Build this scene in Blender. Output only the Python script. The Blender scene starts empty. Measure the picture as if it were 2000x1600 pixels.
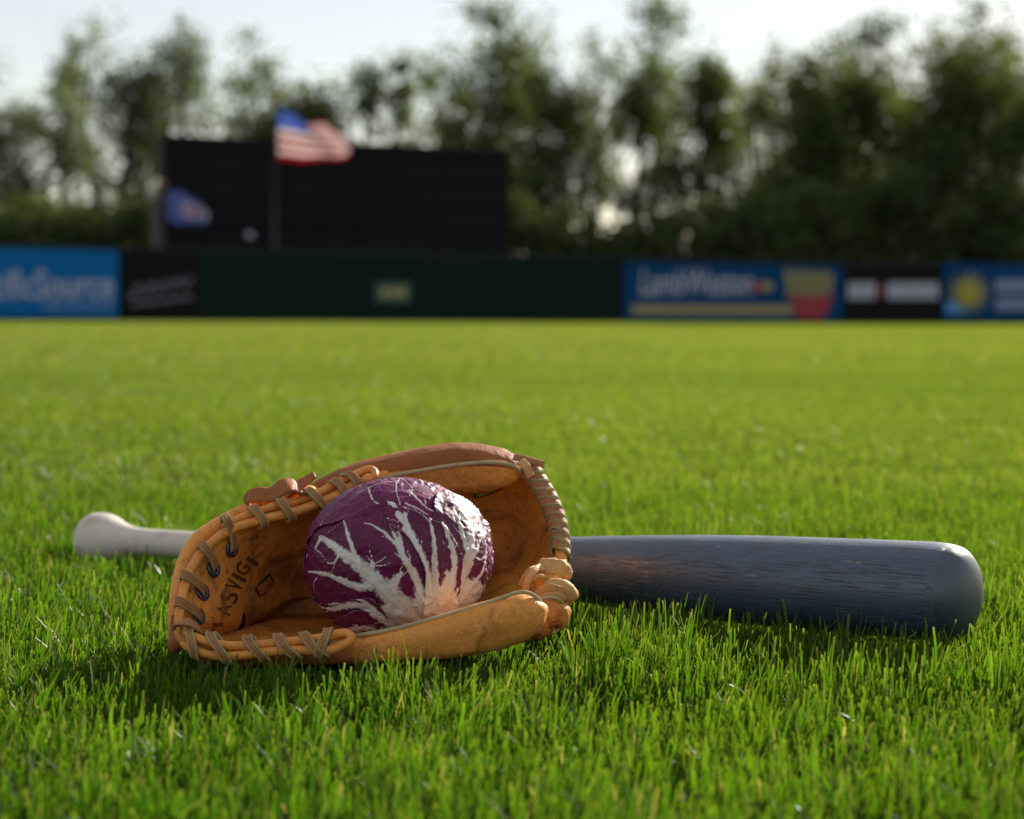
import bpy, bmesh, math, random
import numpy as np
from mathutils import Vector, Matrix, Euler
from mathutils.bvhtree import BVHTree

# ------------------------------------------------------------------ camera, sky, sun
SC = bpy.context.scene
COL = SC.collection
F = 3730.0                       # focal length in pixels of the 2000 px wide picture
CAM_H = 0.213
SUN_AZ, SUN_EL = math.radians(32), math.radians(25)
SOIL = -0.020

cam_d = bpy.data.cameras.new('camera')
cam = bpy.data.objects.new('camera', cam_d)
COL.objects.link(cam)
cam_d.sensor_width = 36.0
cam_d.lens = 36.0 * F / 2000.0
cam_d.clip_start = 0.02
cam_d.clip_end = 6000
PITCH = math.atan((800 - 619.5) / F)
ROT = (Matrix.Rotation(math.pi / 2 - PITCH, 4, 'X') @ Matrix.Rotation(math.radians(0.25), 4, 'Z'))
cam.matrix_world = Matrix.Translation((0, 0, CAM_H)) @ ROT
cam_d.dof.use_dof = True
cam_d.dof.focus_distance = 1.205
cam_d.dof.aperture_fstop = 7.4
SC.camera = cam

world = bpy.data.worlds.new('World')
SC.world = world
world.use_nodes = True
wn = world.node_tree
wn.nodes.clear()
sky = wn.nodes.new('ShaderNodeTexSky')
sky.sky_type = 'NISHITA'
sky.sun_disc = False
sky.sun_elevation = SUN_EL
sky.sun_rotation = SUN_AZ
sky.air_density = 1.0
sky.dust_density = 0.35
sky.ozone_density = 1.5
bg = wn.nodes.new('ShaderNodeBackground')
bg.inputs[1].default_value = 0.05
veil = wn.nodes.new('ShaderNodeBackground')          # thin even cloud veil over the whole sky
veil.inputs[0].default_value = (1.0, 0.90, 0.80, 1)
veil.inputs[1].default_value = 0.20
add = wn.nodes.new('ShaderNodeAddShader')
wo = wn.nodes.new('ShaderNodeOutputWorld')
warm = wn.nodes.new('ShaderNodeMixRGB')              # white balance of the sky light
warm.blend_type = 'MULTIPLY'
warm.inputs[0].default_value = 1.0
warm.inputs[2].default_value = (1.03, 0.94, 0.87, 1)
wn.links.new(sky.outputs[0], warm.inputs[1])
wn.links.new(warm.outputs[0], bg.inputs[0])
wn.links.new(bg.outputs[0], add.inputs[0])
wn.links.new(veil.outputs[0], add.inputs[1])
wn.links.new(add.outputs[0], wo.inputs[0])

sun_d = bpy.data.lights.new('sun', 'SUN')
sun_d.energy = 5.0
sun_d.angle = math.radians(0.53)
sun_d.color = (1.0, 0.93, 0.82)
sun = bpy.data.objects.new('sun', sun_d)
COL.objects.link(sun)
SUNV = Vector((math.sin(SUN_AZ) * math.cos(SUN_EL), math.cos(SUN_AZ) * math.cos(SUN_EL), math.sin(SUN_EL)))
sun.rotation_euler = SUNV.to_track_quat('Z', 'Y').to_euler()
sun.location = SUNV * 50

SC.view_settings.view_transform = 'Standard'
SC.view_settings.look = 'None'
SC.view_settings.gamma = 1.0
SC.view_settings.exposure = 0.90
SC.view_settings.use_curve_mapping = False
SC.render.engine = 'CYCLES'
SC.cycles.max_bounces = 8
SC.cycles.transparent_max_bounces = 8
SC.cycles.use_denoising = True

rng = np.random.default_rng(7)
random.seed(7)
R3 = np.array(ROT.to_3x3())
CAMP = np.array((0, 0, CAM_H))


def ray(px, py):
    return R3 @ np.array(((px - 1000) / F, (800 - py) / F, -1.0))


def P(px, py, y):
    """world point that stands y metres ahead of the camera, seen at px, py"""
    d = ray(px, py)
    return CAMP + d * (y / d[1])


def PP(lst):
    return np.array([P(*q) for q in lst])


# ------------------------------------------------------------------ helpers
def tag(o, label=None, cat=None, group=None, kind=None):
    if label: o['label'] = label
    if cat: o['category'] = cat
    if group: o['group'] = group
    if kind: o['kind'] = kind
    return o


def empty(name, loc):
    o = bpy.data.objects.new(name, None)
    o.empty_display_size = 0.05
    o.location = loc
    COL.objects.link(o)
    return o


def obj(name, V, Fc, mat, parent=None, smooth=True, mats=None, mat_idx=None):
    """one mesh object in world coordinates; origin moved to the parent"""
    me = bpy.data.meshes.new(name)
    V = np.asarray(V, dtype=float)
    off = np.zeros(3)
    if parent is not None:
        p = parent
        while p is not None:
            off = off + np.array(p.location)
            p = p.parent
        o_loc = (0, 0, 0)
    else:
        off = np.array((V[:, 0].mean(), V[:, 1].mean(), V[:, 2].min()))
        o_loc = off
    me.from_pydata((V - off).tolist(), [], [list(map(int, f)) for f in Fc])
    for m in (mats or [mat]):
        me.materials.append(m)
    if mat_idx is not None:
        me.polygons.foreach_set('material_index', np.asarray(mat_idx, dtype=np.int32))
    if smooth:
        me.polygons.foreach_set('use_smooth', [True] * len(me.polygons))
    me.update()
    o = bpy.data.objects.new(name, me)
    COL.objects.link(o)
    o.location = o_loc
    if parent is not None:
        o.parent = parent
    return o


def add_attr(o, name, vals):
    a = o.data.attributes.new(name, 'FLOAT', 'POINT')
    a.data.foreach_set('value', np.asarray(vals, dtype=np.float32))


def catmull(pts, n, closed=False):
    pts = np.asarray(pts, dtype=float)
    N = len(pts)
    out = []
    segs = N if closed else N - 1
    ts = np.linspace(0, segs, n, endpoint=not closed)
    for t in ts:
        i = min(int(t), segs - 1)
        u = t - i
        if closed:
            p0, p1, p2, p3 = (pts[(i + k) % N] for k in (-1, 0, 1, 2))
        else:
            p1, p2 = pts[i], pts[i + 1]
            p0 = pts[i - 1] if i > 0 else 2 * p1 - p2
            p3 = pts[i + 2] if i + 2 < N else 2 * p2 - p1
        out.append(0.5 * (2 * p1 + (p2 - p0) * u + (2 * p0 - 5 * p1 + 4 * p2 - p3) * u * u + (3 * p1 - p0 - 3 * p2 + p3) * u ** 3))
    return np.array(out)


def nrm(v):
    return v / (np.linalg.norm(v, axis=-1, keepdims=True) + 1e-12)


def sweep(path, rx, ry, up=(0, 0, 1), nseg=14, closed=False, power=1.0, caps=True):
    """tube along path; rx across, ry along the up hint; power<1 makes the section boxy"""
    path = np.asarray(path, float)
    n = len(path)
    rx = np.broadcast_to(np.asarray(rx, float), (n,))
    ry = np.broadcast_to(np.asarray(ry, float), (n,))
    if closed:
        T = nrm(np.roll(path, -1, 0) - np.roll(path, 1, 0))
    else:
        T = nrm(np.gradient(path, axis=0))
    U = np.asarray(up, float)
    if U.ndim == 1:
        U = np.tile(U, (n, 1))
    S = nrm(np.cross(T, U))
    U2 = np.cross(S, T)
    a = np.linspace(0, 2 * math.pi, nseg, endpoint=False)
    c, s = np.cos(a), np.sin(a)
    c = np.sign(c) * np.abs(c) ** power
    s = np.sign(s) * np.abs(s) ** power
    V = path[:, None] + S[:, None] * (rx[:, None] * c)[..., None] + U2[:, None] * (ry[:, None] * s)[..., None]
    V = V.reshape(-1, 3)
    Fc = []
    m = n if closed else n - 1
    for i in range(m):
        j = (i + 1) % n
        for k in range(nseg):
            l = (k + 1) % nseg
            Fc.append((i * nseg + k, i * nseg + l, j * nseg + l, j * nseg + k))
    if caps and not closed:
        Fc.append(tuple(range(nseg)))
        Fc.append(tuple(range((n - 1) * nseg, n * nseg))[::-1])
    return V, Fc


class MB:
    def __init__(s):
        s.V, s.F, s.n = [], [], 0

    def add(s, V, Fc):
        V = np.asarray(V, float)
        s.V.append(V)
        s.F += [tuple(i + s.n for i in f) for f in Fc]
        s.n += len(V)

    def box(s, c, half, R=None):
        c = np.asarray(c, float)
        B = np.array([(x, y, z) for x in (-1, 1) for y in (-1, 1) for z in (-1, 1)], float) * half
        if R is not None:
            B = B @ np.asarray(R).T
        s.add(B + c, [(0, 1, 3, 2), (4, 6, 7, 5), (0, 4, 5, 1), (2, 3, 7, 6), (0, 2, 6, 4), (1, 5, 7, 3)])

    def build(s, name, mat, parent=None, smooth=False):
        return obj(name, np.concatenate(s.V), s.F, mat, parent, smooth)


def hash2(ix, iy, seed):
    h = (ix.astype(np.int64) * 374761393 + iy.astype(np.int64) * 668265263 + seed * 1442695041) & 0x7fffffff
    h = ((h ^ (h >> 13)) * 1274126177) & 0x7fffffff
    return ((h ^ (h >> 16)) & 0xffff) / 65535.0


def vnoise(x, y, seed=0):
    x, y = np.asarray(x, float), np.asarray(y, float)
    ix, iy = np.floor(x), np.floor(y)
    fx, fy = x - ix, y - iy
    fx, fy = fx * fx * (3 - 2 * fx), fy * fy * (3 - 2 * fy)
    a, b = hash2(ix, iy, seed), hash2(ix + 1, iy, seed)
    c, d = hash2(ix, iy + 1, seed), hash2(ix + 1, iy + 1, seed)
    return (a * (1 - fx) + b * fx) * (1 - fy) + (c * (1 - fx) + d * fx) * fy


def fbm(x, y, seed=0, o=3):
    r, amp, tot = 0, 1.0, 0
    for k in range(o):
        r = r + amp * vnoise(np.asarray(x) * 2 ** k, np.asarray(y) * 2 ** k, seed + k)
        tot += amp
        amp *= 0.5
    return r / tot


def sstep(a, b, x):
    t = np.clip((x - a) / (b - a), 0, 1)
    return t * t * (3 - 2 * t)


# ------------------------------------------------------------------ materials
class NT:
    def __init__(s, name):
        s.m = bpy.data.materials.new(name)
        s.m.use_nodes = True
        s.t = s.m.node_tree
        s.t.nodes.clear()
        s.out = s.t.nodes.new('ShaderNodeOutputMaterial')
        s.pos = None

    def n(s, typ, **kw):
        nd = s.t.nodes.new('ShaderNode' + typ)
        for k, v in kw.items():
            setattr(nd, k, v)
        return nd

    def link(s, a, b):
        s.t.links.new(a, b)

    def put(s, sock, v):
        if hasattr(v, 'is_output') or isinstance(v, bpy.types.NodeSocket):
            s.link(v, sock)
        else:
            if isinstance(v, (tuple, list)) and len(v) == 3 and sock.type == 'RGBA':
                v = (*v, 1)
            sock.default_value = v

    def coords(s, scale=(1, 1, 1), kind='Object'):
        tc = s.n('TexCoord')
        mp = s.n('Mapping')
        s.link(tc.outputs[kind], mp.inputs[0])
        mp.inputs['Scale'].default_value = scale
        return mp.outputs[0]

    def noise(s, vec, scale, detail=4, rough=0.55, dist=0.0, out='Fac'):
        nd = s.n('TexNoise')
        s.put(nd.inputs['Vector'], vec)
        nd.inputs['Scale'].default_value = scale
        nd.inputs['Detail'].default_value = detail
        nd.inputs['Roughness'].default_value = rough
        nd.inputs['Distortion'].default_value = dist
        return nd.outputs[out]

    def ramp(s, fac, stops):
        nd = s.n('ValToRGB')
        s.put(nd.inputs[0], fac)
        e = nd.color_ramp.elements
        while len(e) < len(stops):
            e.new(0.5)
        for el, (p, c) in zip(e, stops):
            el.position = p
            if not isinstance(c, (tuple, list)):
                c = (c, c, c)
            el.color = (*c[:3], 1)
        return nd.outputs[0]

    def mix(s, fac, a, b, mode='MIX'):
        nd = s.n('MixRGB', blend_type=mode)
        s.put(nd.inputs[0], fac)
        s.put(nd.inputs[1], a)
        s.put(nd.inputs[2], b)
        return nd.outputs[0]

    def math(s, op, a, b=0.0, clamp=False):
        nd = s.n('Math', operation=op, use_clamp=clamp)
        s.put(nd.inputs[0], a)
        s.put(nd.inputs[1], b)
        return nd.outputs[0]

    def attr(s, name):
        nd = s.n('Attribute', attribute_name=name)
        return nd.outputs['Fac']

    def bump(s, h, strength=0.3, dist=0.001, normal=None):
        nd = s.n('Bump')
        nd.inputs['Strength'].default_value = strength
        nd.inputs['Distance'].default_value = dist
        s.put(nd.inputs['Height'], h)
        if normal is not None:
            s.link(normal, nd.inputs['Normal'])
        return nd.outputs[0]

    def principled(s, color, rough=0.5, spec=0.5, normal=None, metal=0.0, sheen=0.0, coat=0.0, coat_rough=0.2):
        nd = s.n('BsdfPrincipled')
        s.put(nd.inputs['Base Color'], color)
        s.put(nd.inputs['Roughness'], rough)
        s.put(nd.inputs['Specular IOR Level'], spec)
        s.put(nd.inputs['Metallic'], metal)
        s.put(nd.inputs['Sheen Weight'], sheen)
        s.put(nd.inputs['Coat Weight'], coat)
        s.put(nd.inputs['Coat Roughness'], coat_rough)
        if normal is not None:
            s.link(normal, nd.inputs['Normal'])
        return nd.outputs[0]

    def translucent(s, color, normal=None):
        nd = s.n('BsdfTranslucent')
        s.put(nd.inputs[0], color)
        return nd.outputs[0]

    def mixsh(s, fac, a, b):
        nd = s.n('MixShader')
        s.put(nd.inputs[0], fac)
        s.link(a, nd.inputs[1])
        s.link(b, nd.inputs[2])
        return nd.outputs[0]

    def done(s, sh):
        s.link(sh, s.out.inputs[0])
        return s.m


def plain(name, color, rough=0.6, spec=0.4, var=0.12, scale=3.0, metal=0.0):
    t = NT(name)
    f = t.noise(t.coords(), scale, 5)
    c = t.mix(f, tuple(x * (1 - var) for x in color), tuple(min(1, x * (1 + var)) for x in color))
    return t.done(t.principled(c, rough, spec, metal=metal))


def leather(name, base, dark, rough=0.5, stain=0.5, spec=0.3, sheen=0.0, pocket_dark=False):
    t = NT(name)
    co = t.coords()
    f1 = t.ramp(t.noise(co, 26, 6, 0.65, 0.4), [(0.38, 0), (0.62, 1)])
    c = t.mix(f1, base, tuple(0.68 * b + 0.32 * d for b, d in zip(base, dark)))
    st = t.ramp(t.noise(co, 60, 6, 0.7, 0.8), [(0.53, 0), (0.68, stain)])
    c = t.mix(st, c, dark)
    sp = t.ramp(t.noise(co, 420, 3, 0.6), [(0.60, 0), (0.78, 0.55)])
    c = t.mix(sp, c, dark)
    pale = t.ramp(t.noise(co, 75, 6, 0.7, 1.2), [(0.60, 0), (0.80, 0.35)])
    c = t.mix(pale, c, tuple(min(1, b * 1.5 + 0.03) for b in base))
    if pocket_dark:
        gr = t.math('ADD', t.attr('pocket_dark'), t.math('MULTIPLY', t.math('SUBTRACT', t.noise(co, 48, 6, 0.7, 0.6), 0.5), 1.3))
        c = t.mix(t.ramp(gr, [(0.35, 0), (0.75, 0.78)]), c, (0.085, 0.030, 0.012))  # dark brown by the pocket mask, broken up by noise
    h1 = t.noise(co, 900, 3, 0.6)
    vr = t.n('TexVoronoi')
    t.link(co, vr.inputs['Vector'])
    vr.inputs['Scale'].default_value = 700
    b1 = t.bump(t.math('ADD', h1, t.math('MULTIPLY', vr.outputs['Distance'], 0.6)), 0.35, 0.0006)
    b2 = t.bump(t.noise(co, 60, 5, 0.65, 0.5), 0.55, 0.004, b1)
    vc = t.n('TexVoronoi', feature='DISTANCE_TO_EDGE')
    wp = t.n('Mapping')
    t.link(co, wp.inputs[0])
    dn = t.noise(co, 45, 4, 0.6, 0.0, 'Color')
    t.link(t.mix(0.035, co, dn), vc.inputs['Vector'])
    vc.inputs['Scale'].default_value = 75
    crack = t.ramp(vc.outputs['Distance'], [(0.0, 1.0), (0.05, 0.0)])
    crack = t.math('MULTIPLY', crack, t.ramp(t.noise(co, 35, 4), [(0.5, 0), (0.62, 1)]))
    c = t.mix(t.math('MULTIPLY', crack, 0.4), c, dark)
    b2 = t.bump(t.math('SUBTRACT', 1.0, crack), 0.25, 0.0010, b2)
    r = t.math('ADD', t.math('MULTIPLY', f1, 0.14), rough - 0.05)
    return t.done(t.principled(c, r, spec, b2, sheen=sheen))


M = {}
M['leather'] = leather('tan_leather', (0.86, 0.36, 0.070), (0.25, 0.080, 0.016), 0.5, 0.6)
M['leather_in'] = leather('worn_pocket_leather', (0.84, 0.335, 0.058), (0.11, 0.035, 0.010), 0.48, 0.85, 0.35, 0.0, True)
M['leather_brown'] = leather('brown_leather', (0.34, 0.115, 0.030), (0.12, 0.036, 0.013), 0.55, 0.5, 0.18)
M['cord'] = leather('rolled_leather', (0.78, 0.305, 0.052), (0.34, 0.105, 0.018), 0.38, 0.3, 0.45)
M['lace'] = leather('rawhide_lace', (0.38, 0.165, 0.055), (0.16, 0.055, 0.020), 0.55, 0.8, 0.35, 0.0)
M['lace_edge'] = leather('lace_edge', (0.40, 0.33, 0.16), (0.16, 0.12, 0.06), 0.8, 0.4, 0.2, 0.0)
M['piping'] = leather('pale_welting', (0.52, 0.41, 0.24), (0.26, 0.18, 0.09), 0.85, 0.3, 0.2, 0.0)
M['lace_pale'] = leather('pale_lace', (0.62, 0.36, 0.14), (0.26, 0.11, 0.035), 0.65, 0.6, 0.3, 0.0)
M['lace_tan'] = leather('tan_lace', (0.55, 0.27, 0.08), (0.22, 0.09, 0.025), 0.65, 0.7, 0.3, 0.0)
M['eyelet'] = plain('eyelet_metal', (0.10, 0.10, 0.14), 0.42, 0.5, 0.3, 300, 0.85)
M['ink'] = leather('stamped_ink', (0.055, 0.022, 0.013), (0.34, 0.12, 0.026), 0.55, 0.95)
M['hole'] = plain('dark_slot', (0.02, 0.01, 0.006), 0.8, 0.2)
M['thread'] = plain('thread', (0.45, 0.22, 0.06), 0.8, 0.2)

# ------------------------------------------------------------------ ground
def ground():
    t = NT('field_soil')
    co = t.coords()
    f = t.noise(co, 0.5, 6)
    c = t.mix(f, (0.018, 0.024, 0.007), (0.035, 0.040, 0.012))
    c = t.mix(t.ramp(t.noise(co, 60, 5), [(0.5, 0), (0.7, 0.6)]), c, (0.05, 0.035, 0.02))
    m = t.done(t.principled(c, 0.95, 0.1))
    r = 3000
    V, Fc = [], []
    xs = [-r, -300, -60, -20, 20, 60, 300, r]
    ys = [-50, -5, 0, 5, 20, 60, 120, 400, r]
    for y in ys:
        for x in xs:
            V.append((x, y, SOIL))
    for j in range(len(ys) - 1):
        for i in range(len(xs) - 1):
            a = j * len(xs) + i
            Fc.append((a, a + 1, a + 1 + len(xs), a + len(xs)))
    tag(obj('field', V, Fc, m), kind='structure', label='flat outfield earth under the green grass')


ground()
FENCE_L, FENCE_R = np.array((-17.2, 64.0)), np.array((22.0, 82.0))
FD = nrm(FENCE_R - FENCE_L)                       # along the fence
FN = np.array((FD[1], -FD[0]))                    # toward the camera
FH = 2.50


def fence_at(px, off=0.0):
    """plan position on the fence line (moved off metres toward the camera) seen at column px"""
    d = ray(px, 614)
    k = d[0] / d[1]
    a = FENCE_L + FN * off
    # a + t*FD : x = k*y
    t = (k * a[1] - a[0]) / (FD[0] - k * FD[1])
    p = a + FD * t
    return p


def zat(px, py, y):
    return P(px, py, y)[2]


ANG = math.atan2(FD[1], FD[0])
RF = np.array(Matrix.Rotation(ANG, 3, 'Z'))

M['fence'] = plain('dark_green_panel', (0.006, 0.017, 0.014), 0.8, 0.12, 0.15, 0.6)
M['fence_rail'] = plain('dark_rail', (0.008, 0.016, 0.014), 0.6, 0.4)
M['black'] = plain('black_board', (0.010, 0.009, 0.010), 0.8, 0.12, 0.1, 0.7)
M['black_panel'] = plain('black_scoreboard_panel', (0.0075, 0.0085, 0.011), 0.8, 0.12, 0.12, 0.4)
M['blue'] = plain('blue_banner', (0.004, 0.14, 0.40), 0.8, 0.1, 0.05, 0.5)
M['navy'] = plain('navy_banner', (0.003, 0.055, 0.16), 0.8, 0.1, 0.05, 0.5)
M['white'] = plain('white_print', (0.42, 0.45, 0.54), 0.6, 0.3, 0.03)
M['grey'] = plain('grey_print', (0.20, 0.20, 0.24), 0.6, 0.3, 0.05)
M['pale_blue'] = plain('pale_blue_print', (0.26, 0.33, 0.50), 0.6, 0.3, 0.05)
M['sky_blue'] = plain('sky_blue_print', (0.07, 0.28, 0.62), 0.6, 0.3, 0.05)
M['yellow'] = plain('yellow_print', (0.36, 0.31, 0.12), 0.6, 0.3, 0.05)
M['gold'] = plain('gold_print', (0.40, 0.34, 0.04), 0.6, 0.3, 0.05)
M['red'] = plain('red_print', (0.32, 0.04, 0.05), 0.6, 0.3, 0.05)
M['fry'] = plain('fry_print', (0.28, 0.26, 0.10), 0.6, 0.3, 0.1)
M['cabinet'] = plain('black_cabinet', (0.022, 0.022, 0.025), 0.7, 0.2, 0.1, 2.0)
M['steel'] = plain('dark_steel', (0.045, 0.047, 0.05), 0.5, 0.4, 0.1, 2.0)
M['pole'] = plain('grey_pole', (0.022, 0.022, 0.024), 0.45, 0.5, 0.1, 2.0)
M['finial'] = plain('brass_finial', (0.45, 0.24, 0.10), 0.5, 0.5, 0.1, 2.0, 0.6)


def fence():
    root = empty('outfield_fence', (*((FENCE_L + FENCE_R) / 2), SOIL))
    tag(root, 'long dark green outfield fence carrying the advertising boards', 'fence')
    w = 2.44
    proto = None
    i0, i1 = -5, 23
    for i in range(i0, i1):
        p = FENCE_L + FD * (i * w + w / 2)
        if proto is None:
            b = MB()
            b.box((0, 0, FH / 2), (w / 2 - 0.012, 0.03, FH / 2))
            proto = obj('panel', np.concatenate(b.V), b.F, M['fence'], None, False)
            me = proto.data
            bpy.data.objects.remove(proto)
            # mesh is centred on its base already (origin at plan centre, lowest point)
        o = bpy.data.objects.new('panel', me)
        COL.objects.link(o)
        o.parent = root
        o.location = Vector((p[0], p[1], SOIL)) - root.location
        o.rotation_euler = (0, 0, ANG)
    pm = None
    for i in range(i0, i1 + 1):
        p = FENCE_L + FD * (i * w) - FN * 0.08
        if pm is None:
            b = MB()
            b.box((0, 0, FH / 2), (0.045, 0.045, FH / 2))
            q = obj('post', np.concatenate(b.V), b.F, M['fence_rail'], None, False)
            pm = q.data
            bpy.data.objects.remove(q)
        o = bpy.data.objects.new('post', pm)
        COL.objects.link(o)
        o.parent = root
        o.location = Vector((p[0], p[1], SOIL)) - root.location
        o.rotation_euler = (0, 0, ANG)
    b = MB()
    L = (i1 - i0) * w / 2
    c = FENCE_L + FD * ((i0 + i1) / 2 * w)
    b.box((c[0], c[1], SOIL + FH + 0.05), (L, 0.05, 0.045), RF)
    b.build('top_rail', M['fence_rail'], root)


fence()


def text_mesh(txt, shear=0.0, bold=0.0):
    cu = bpy.data.curves.new('lettering', 'FONT')
    cu.body = txt
    cu.align_x = 'LEFT'
    cu.shear = shear
    cu.offset = bold
    cu.resolution_u = 3
    o = bpy.data.objects.new('lettering', cu)
    COL.objects.link(o)
    dg = bpy.context.evaluated_depsgraph_get()
    me = o.evaluated_get(dg).to_mesh()
    V = np.array([v.co[:] for v in me.vertices])
    Fc = [tuple(p.vertices) for p in me.polygons]
    o.evaluated_get(dg).to_mesh_clear()
    bpy.data.objects.remove(o)
    bpy.data.curves.remove(cu)
    V = V - V.min(0)
    return V, Fc


class Board:
    """a flat board hung on the fence; inside it, px/py columns and rows of the picture give places on the board"""

    def __init__(s, name, x0, x1, y0, y1, mat, label, cat, off=0.06):
        s.off = off
        a, b_ = fence_at(x0, off), fence_at(x1, off)
        ym = (a[1] + b_[1]) / 2
        z1 = zat((x0 + x1) / 2, y0, ym)
        z0 = max(zat((x0 + x1) / 2, y1, ym), SOIL + 0.02)
        c = (a + b_) / 2
        s.root = empty(name, (c[0], c[1], z0))
        tag(s.root, label, cat)
        m = MB()
        m.box((c[0], c[1], (z0 + z1) / 2), (np.linalg.norm(b_ - a) / 2, 0.018, (z1 - z0) / 2), RF)
        m.build('backing', mat, s.root)
        s.k = 0

    def pt(s, px, py, extra):
        q = fence_at(px, s.off + 0.018 + extra)
        return np.array((q[0], q[1], zat(px, py, q[1])))

    def flat(s, name, poly, mat, th=0.012):
        s.k += 1
        e = 0.002 + 0.003 * s.k
        A = np.array([s.pt(x, y, e + th) for x, y in poly])
        B = np.array([s.pt(x, y, 0.0005) for x, y in poly])
        n = len(poly)
        Fc = [tuple(range(n)), tuple(range(n, 2 * n))[::-1]] + [(i, n + i, n + (i + 1) % n, (i + 1) % n) for i in range(n)]
        return obj(name, np.concatenate([A, B]), Fc, mat, s.root, False)

    def text(s, name, txt, x0, x1, y0, y1, mat, shear=0.0, bold=0.0):
        s.k += 1
        V, Fc = text_mesh(txt, shear, bold)
        w, h = V[:, 0].max(), V[:, 1].max()
        W = np.array([s.pt(x0 + (x1 - x0) * v[0] / w, y1 - (y1 - y0) * v[1] / h, 0.004 + 0.003 * s.k) for v in V])
        return obj(name, W, Fc, mat, s.root, False)


b = Board('advertising_banner', -130, 231, 486, 619, M['blue'], 'bright blue banner with pale two-line lettering at the left end of the fence', 'banner')
b.text('lettering', 'PacificSource', -66, 222, 527, 584, M['white'], 0, 0.012)
b.text('lettering', 'HEALTH PLANS', 84, 220, 588, 605, M['pale_blue'])
b = Board('advertising_banner', 236, 388, 492, 621, M['black'], 'black banner with grey slanted script beside the bright blue banner', 'banner')
pts = []
for i in range(60):
    u = i / 59
    pts.append(b.pt(252 + 124 * u, 572 - 22 * u + 12 * math.sin(u * 30) * (1 - 0.3 * u), 0.02))
V, Fc = sweep(np.array(pts), 0.05, 0.05, (0, -1, 0), 6)
obj('lettering', V, Fc, M['grey'], b.root)
b.flat('underline', [(256, 592), (376, 578), (377, 583), (258, 597)], M['grey'])
b = Board('advertising_banner', 1219, 1645, 516, 626, M['navy'], 'wide navy banner with white lettering, yellow bar and a carton of fries', 'banner')
b.text('lettering', 'LambWeston', 1250, 1470, 526, 576, M['white'], 0.15, 0.012)
b.flat('swoosh', [(1468, 556), (1488, 548), (1490, 566), (1470, 572)], M['red'])
b.flat('swoosh', [(1488, 550), (1510, 554), (1508, 568), (1489, 567)], M['yellow'])
b.flat('yellow_bar', [(1234, 596), (1548, 597), (1548, 614), (1234, 613)], M['yellow'])
for i in range(8):
    x = 1540 + i * 11
    top = 524 + (i * 7) % 13
    b.flat('fry', [(x - 4 + (i - 4) * 1.2, top), (x + 6 + (i - 4) * 1.2, top + 2), (x + 5, 582), (x - 3, 582)], M['fry'])
b.flat('carton', [(1540, 572), (1560, 578), (1585, 580), (1610, 577), (1627, 570), (1616, 612), (1604, 624), (1564, 624), (1552, 612)], M['red'])
b = Board('advertising_banner', 1649, 1838, 516, 626, M['black'], 'black banner with two blurred white words beside the navy fries banner', 'banner')
for x0, x1, n in ((1655, 1710, 4), (1732, 1832, 7)):
    w = (x1 - x0) / n
    for i in range(n):
        b.flat('letter', [(x0 + i * w + 0.8, 552), (x0 + i * w + w - 0.8, 552), (x0 + i * w + w - 0.8, 584), (x0 + i * w + 0.8, 584)], M['white'])
b.flat('dot', [(1715, 560), (1727, 560), (1727, 578), (1715, 578)], M['red'])
b = Board('advertising_banner', 1843, 2080, 516, 626, M['navy'], 'navy banner with a yellow flower-like round emblem at the right end of the fence', 'banner')
b.flat('corner', [(1846, 590), (1885, 590), (1885, 612), (1846, 612)], M['sky_blue'])
for i in range(12):
    a = i * math.pi / 6
    c_, s_ = math.cos(a), math.sin(a)
    q = [(1892 + 14 * c_ - 9 * s_, 572 + 14 * s_ + 9 * c_), (1892 + 46 * c_, 572 + 46 * s_), (1892 + 14 * c_ + 9 * s_, 572 + 14 * s_ - 9 * c_)]
    b.flat('petal', q, M['fry'], 0.008)
b.flat('disc', [(1892 + 19 * math.cos(i * 0.5236), 574 + 19 * math.sin(i * 0.5236)) for i in range(12)], M['gold'], 0.05)
for x0, x1, y0, y1 in ((1944, 2060, 546, 572), (1944, 2040, 582, 606)):
    n = 8
    w = (x1 - x0) / n
    for i in range(n):
        b.flat('letter', [(x0 + i * w + 1, y0), (x0 + i * w + w - 1.5, y0), (x0 + i * w + w - 1.5, y1), (x0 + i * w + 1, y1)], M['pale_blue'])
b = Board('distance_sign', 733, 802, 552, 591, plain('sign_green', (0.03, 0.10, 0.085), 0.6), 'small green sign with yellow figures on the dark fence under the scoreboard', 'sign')
for i in range(3):
    b.flat('figure', [(745 + i * 17, 562), (758 + i * 17, 562), (758 + i * 17, 581), (745 + i * 17, 581)], M['yellow'])


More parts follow.
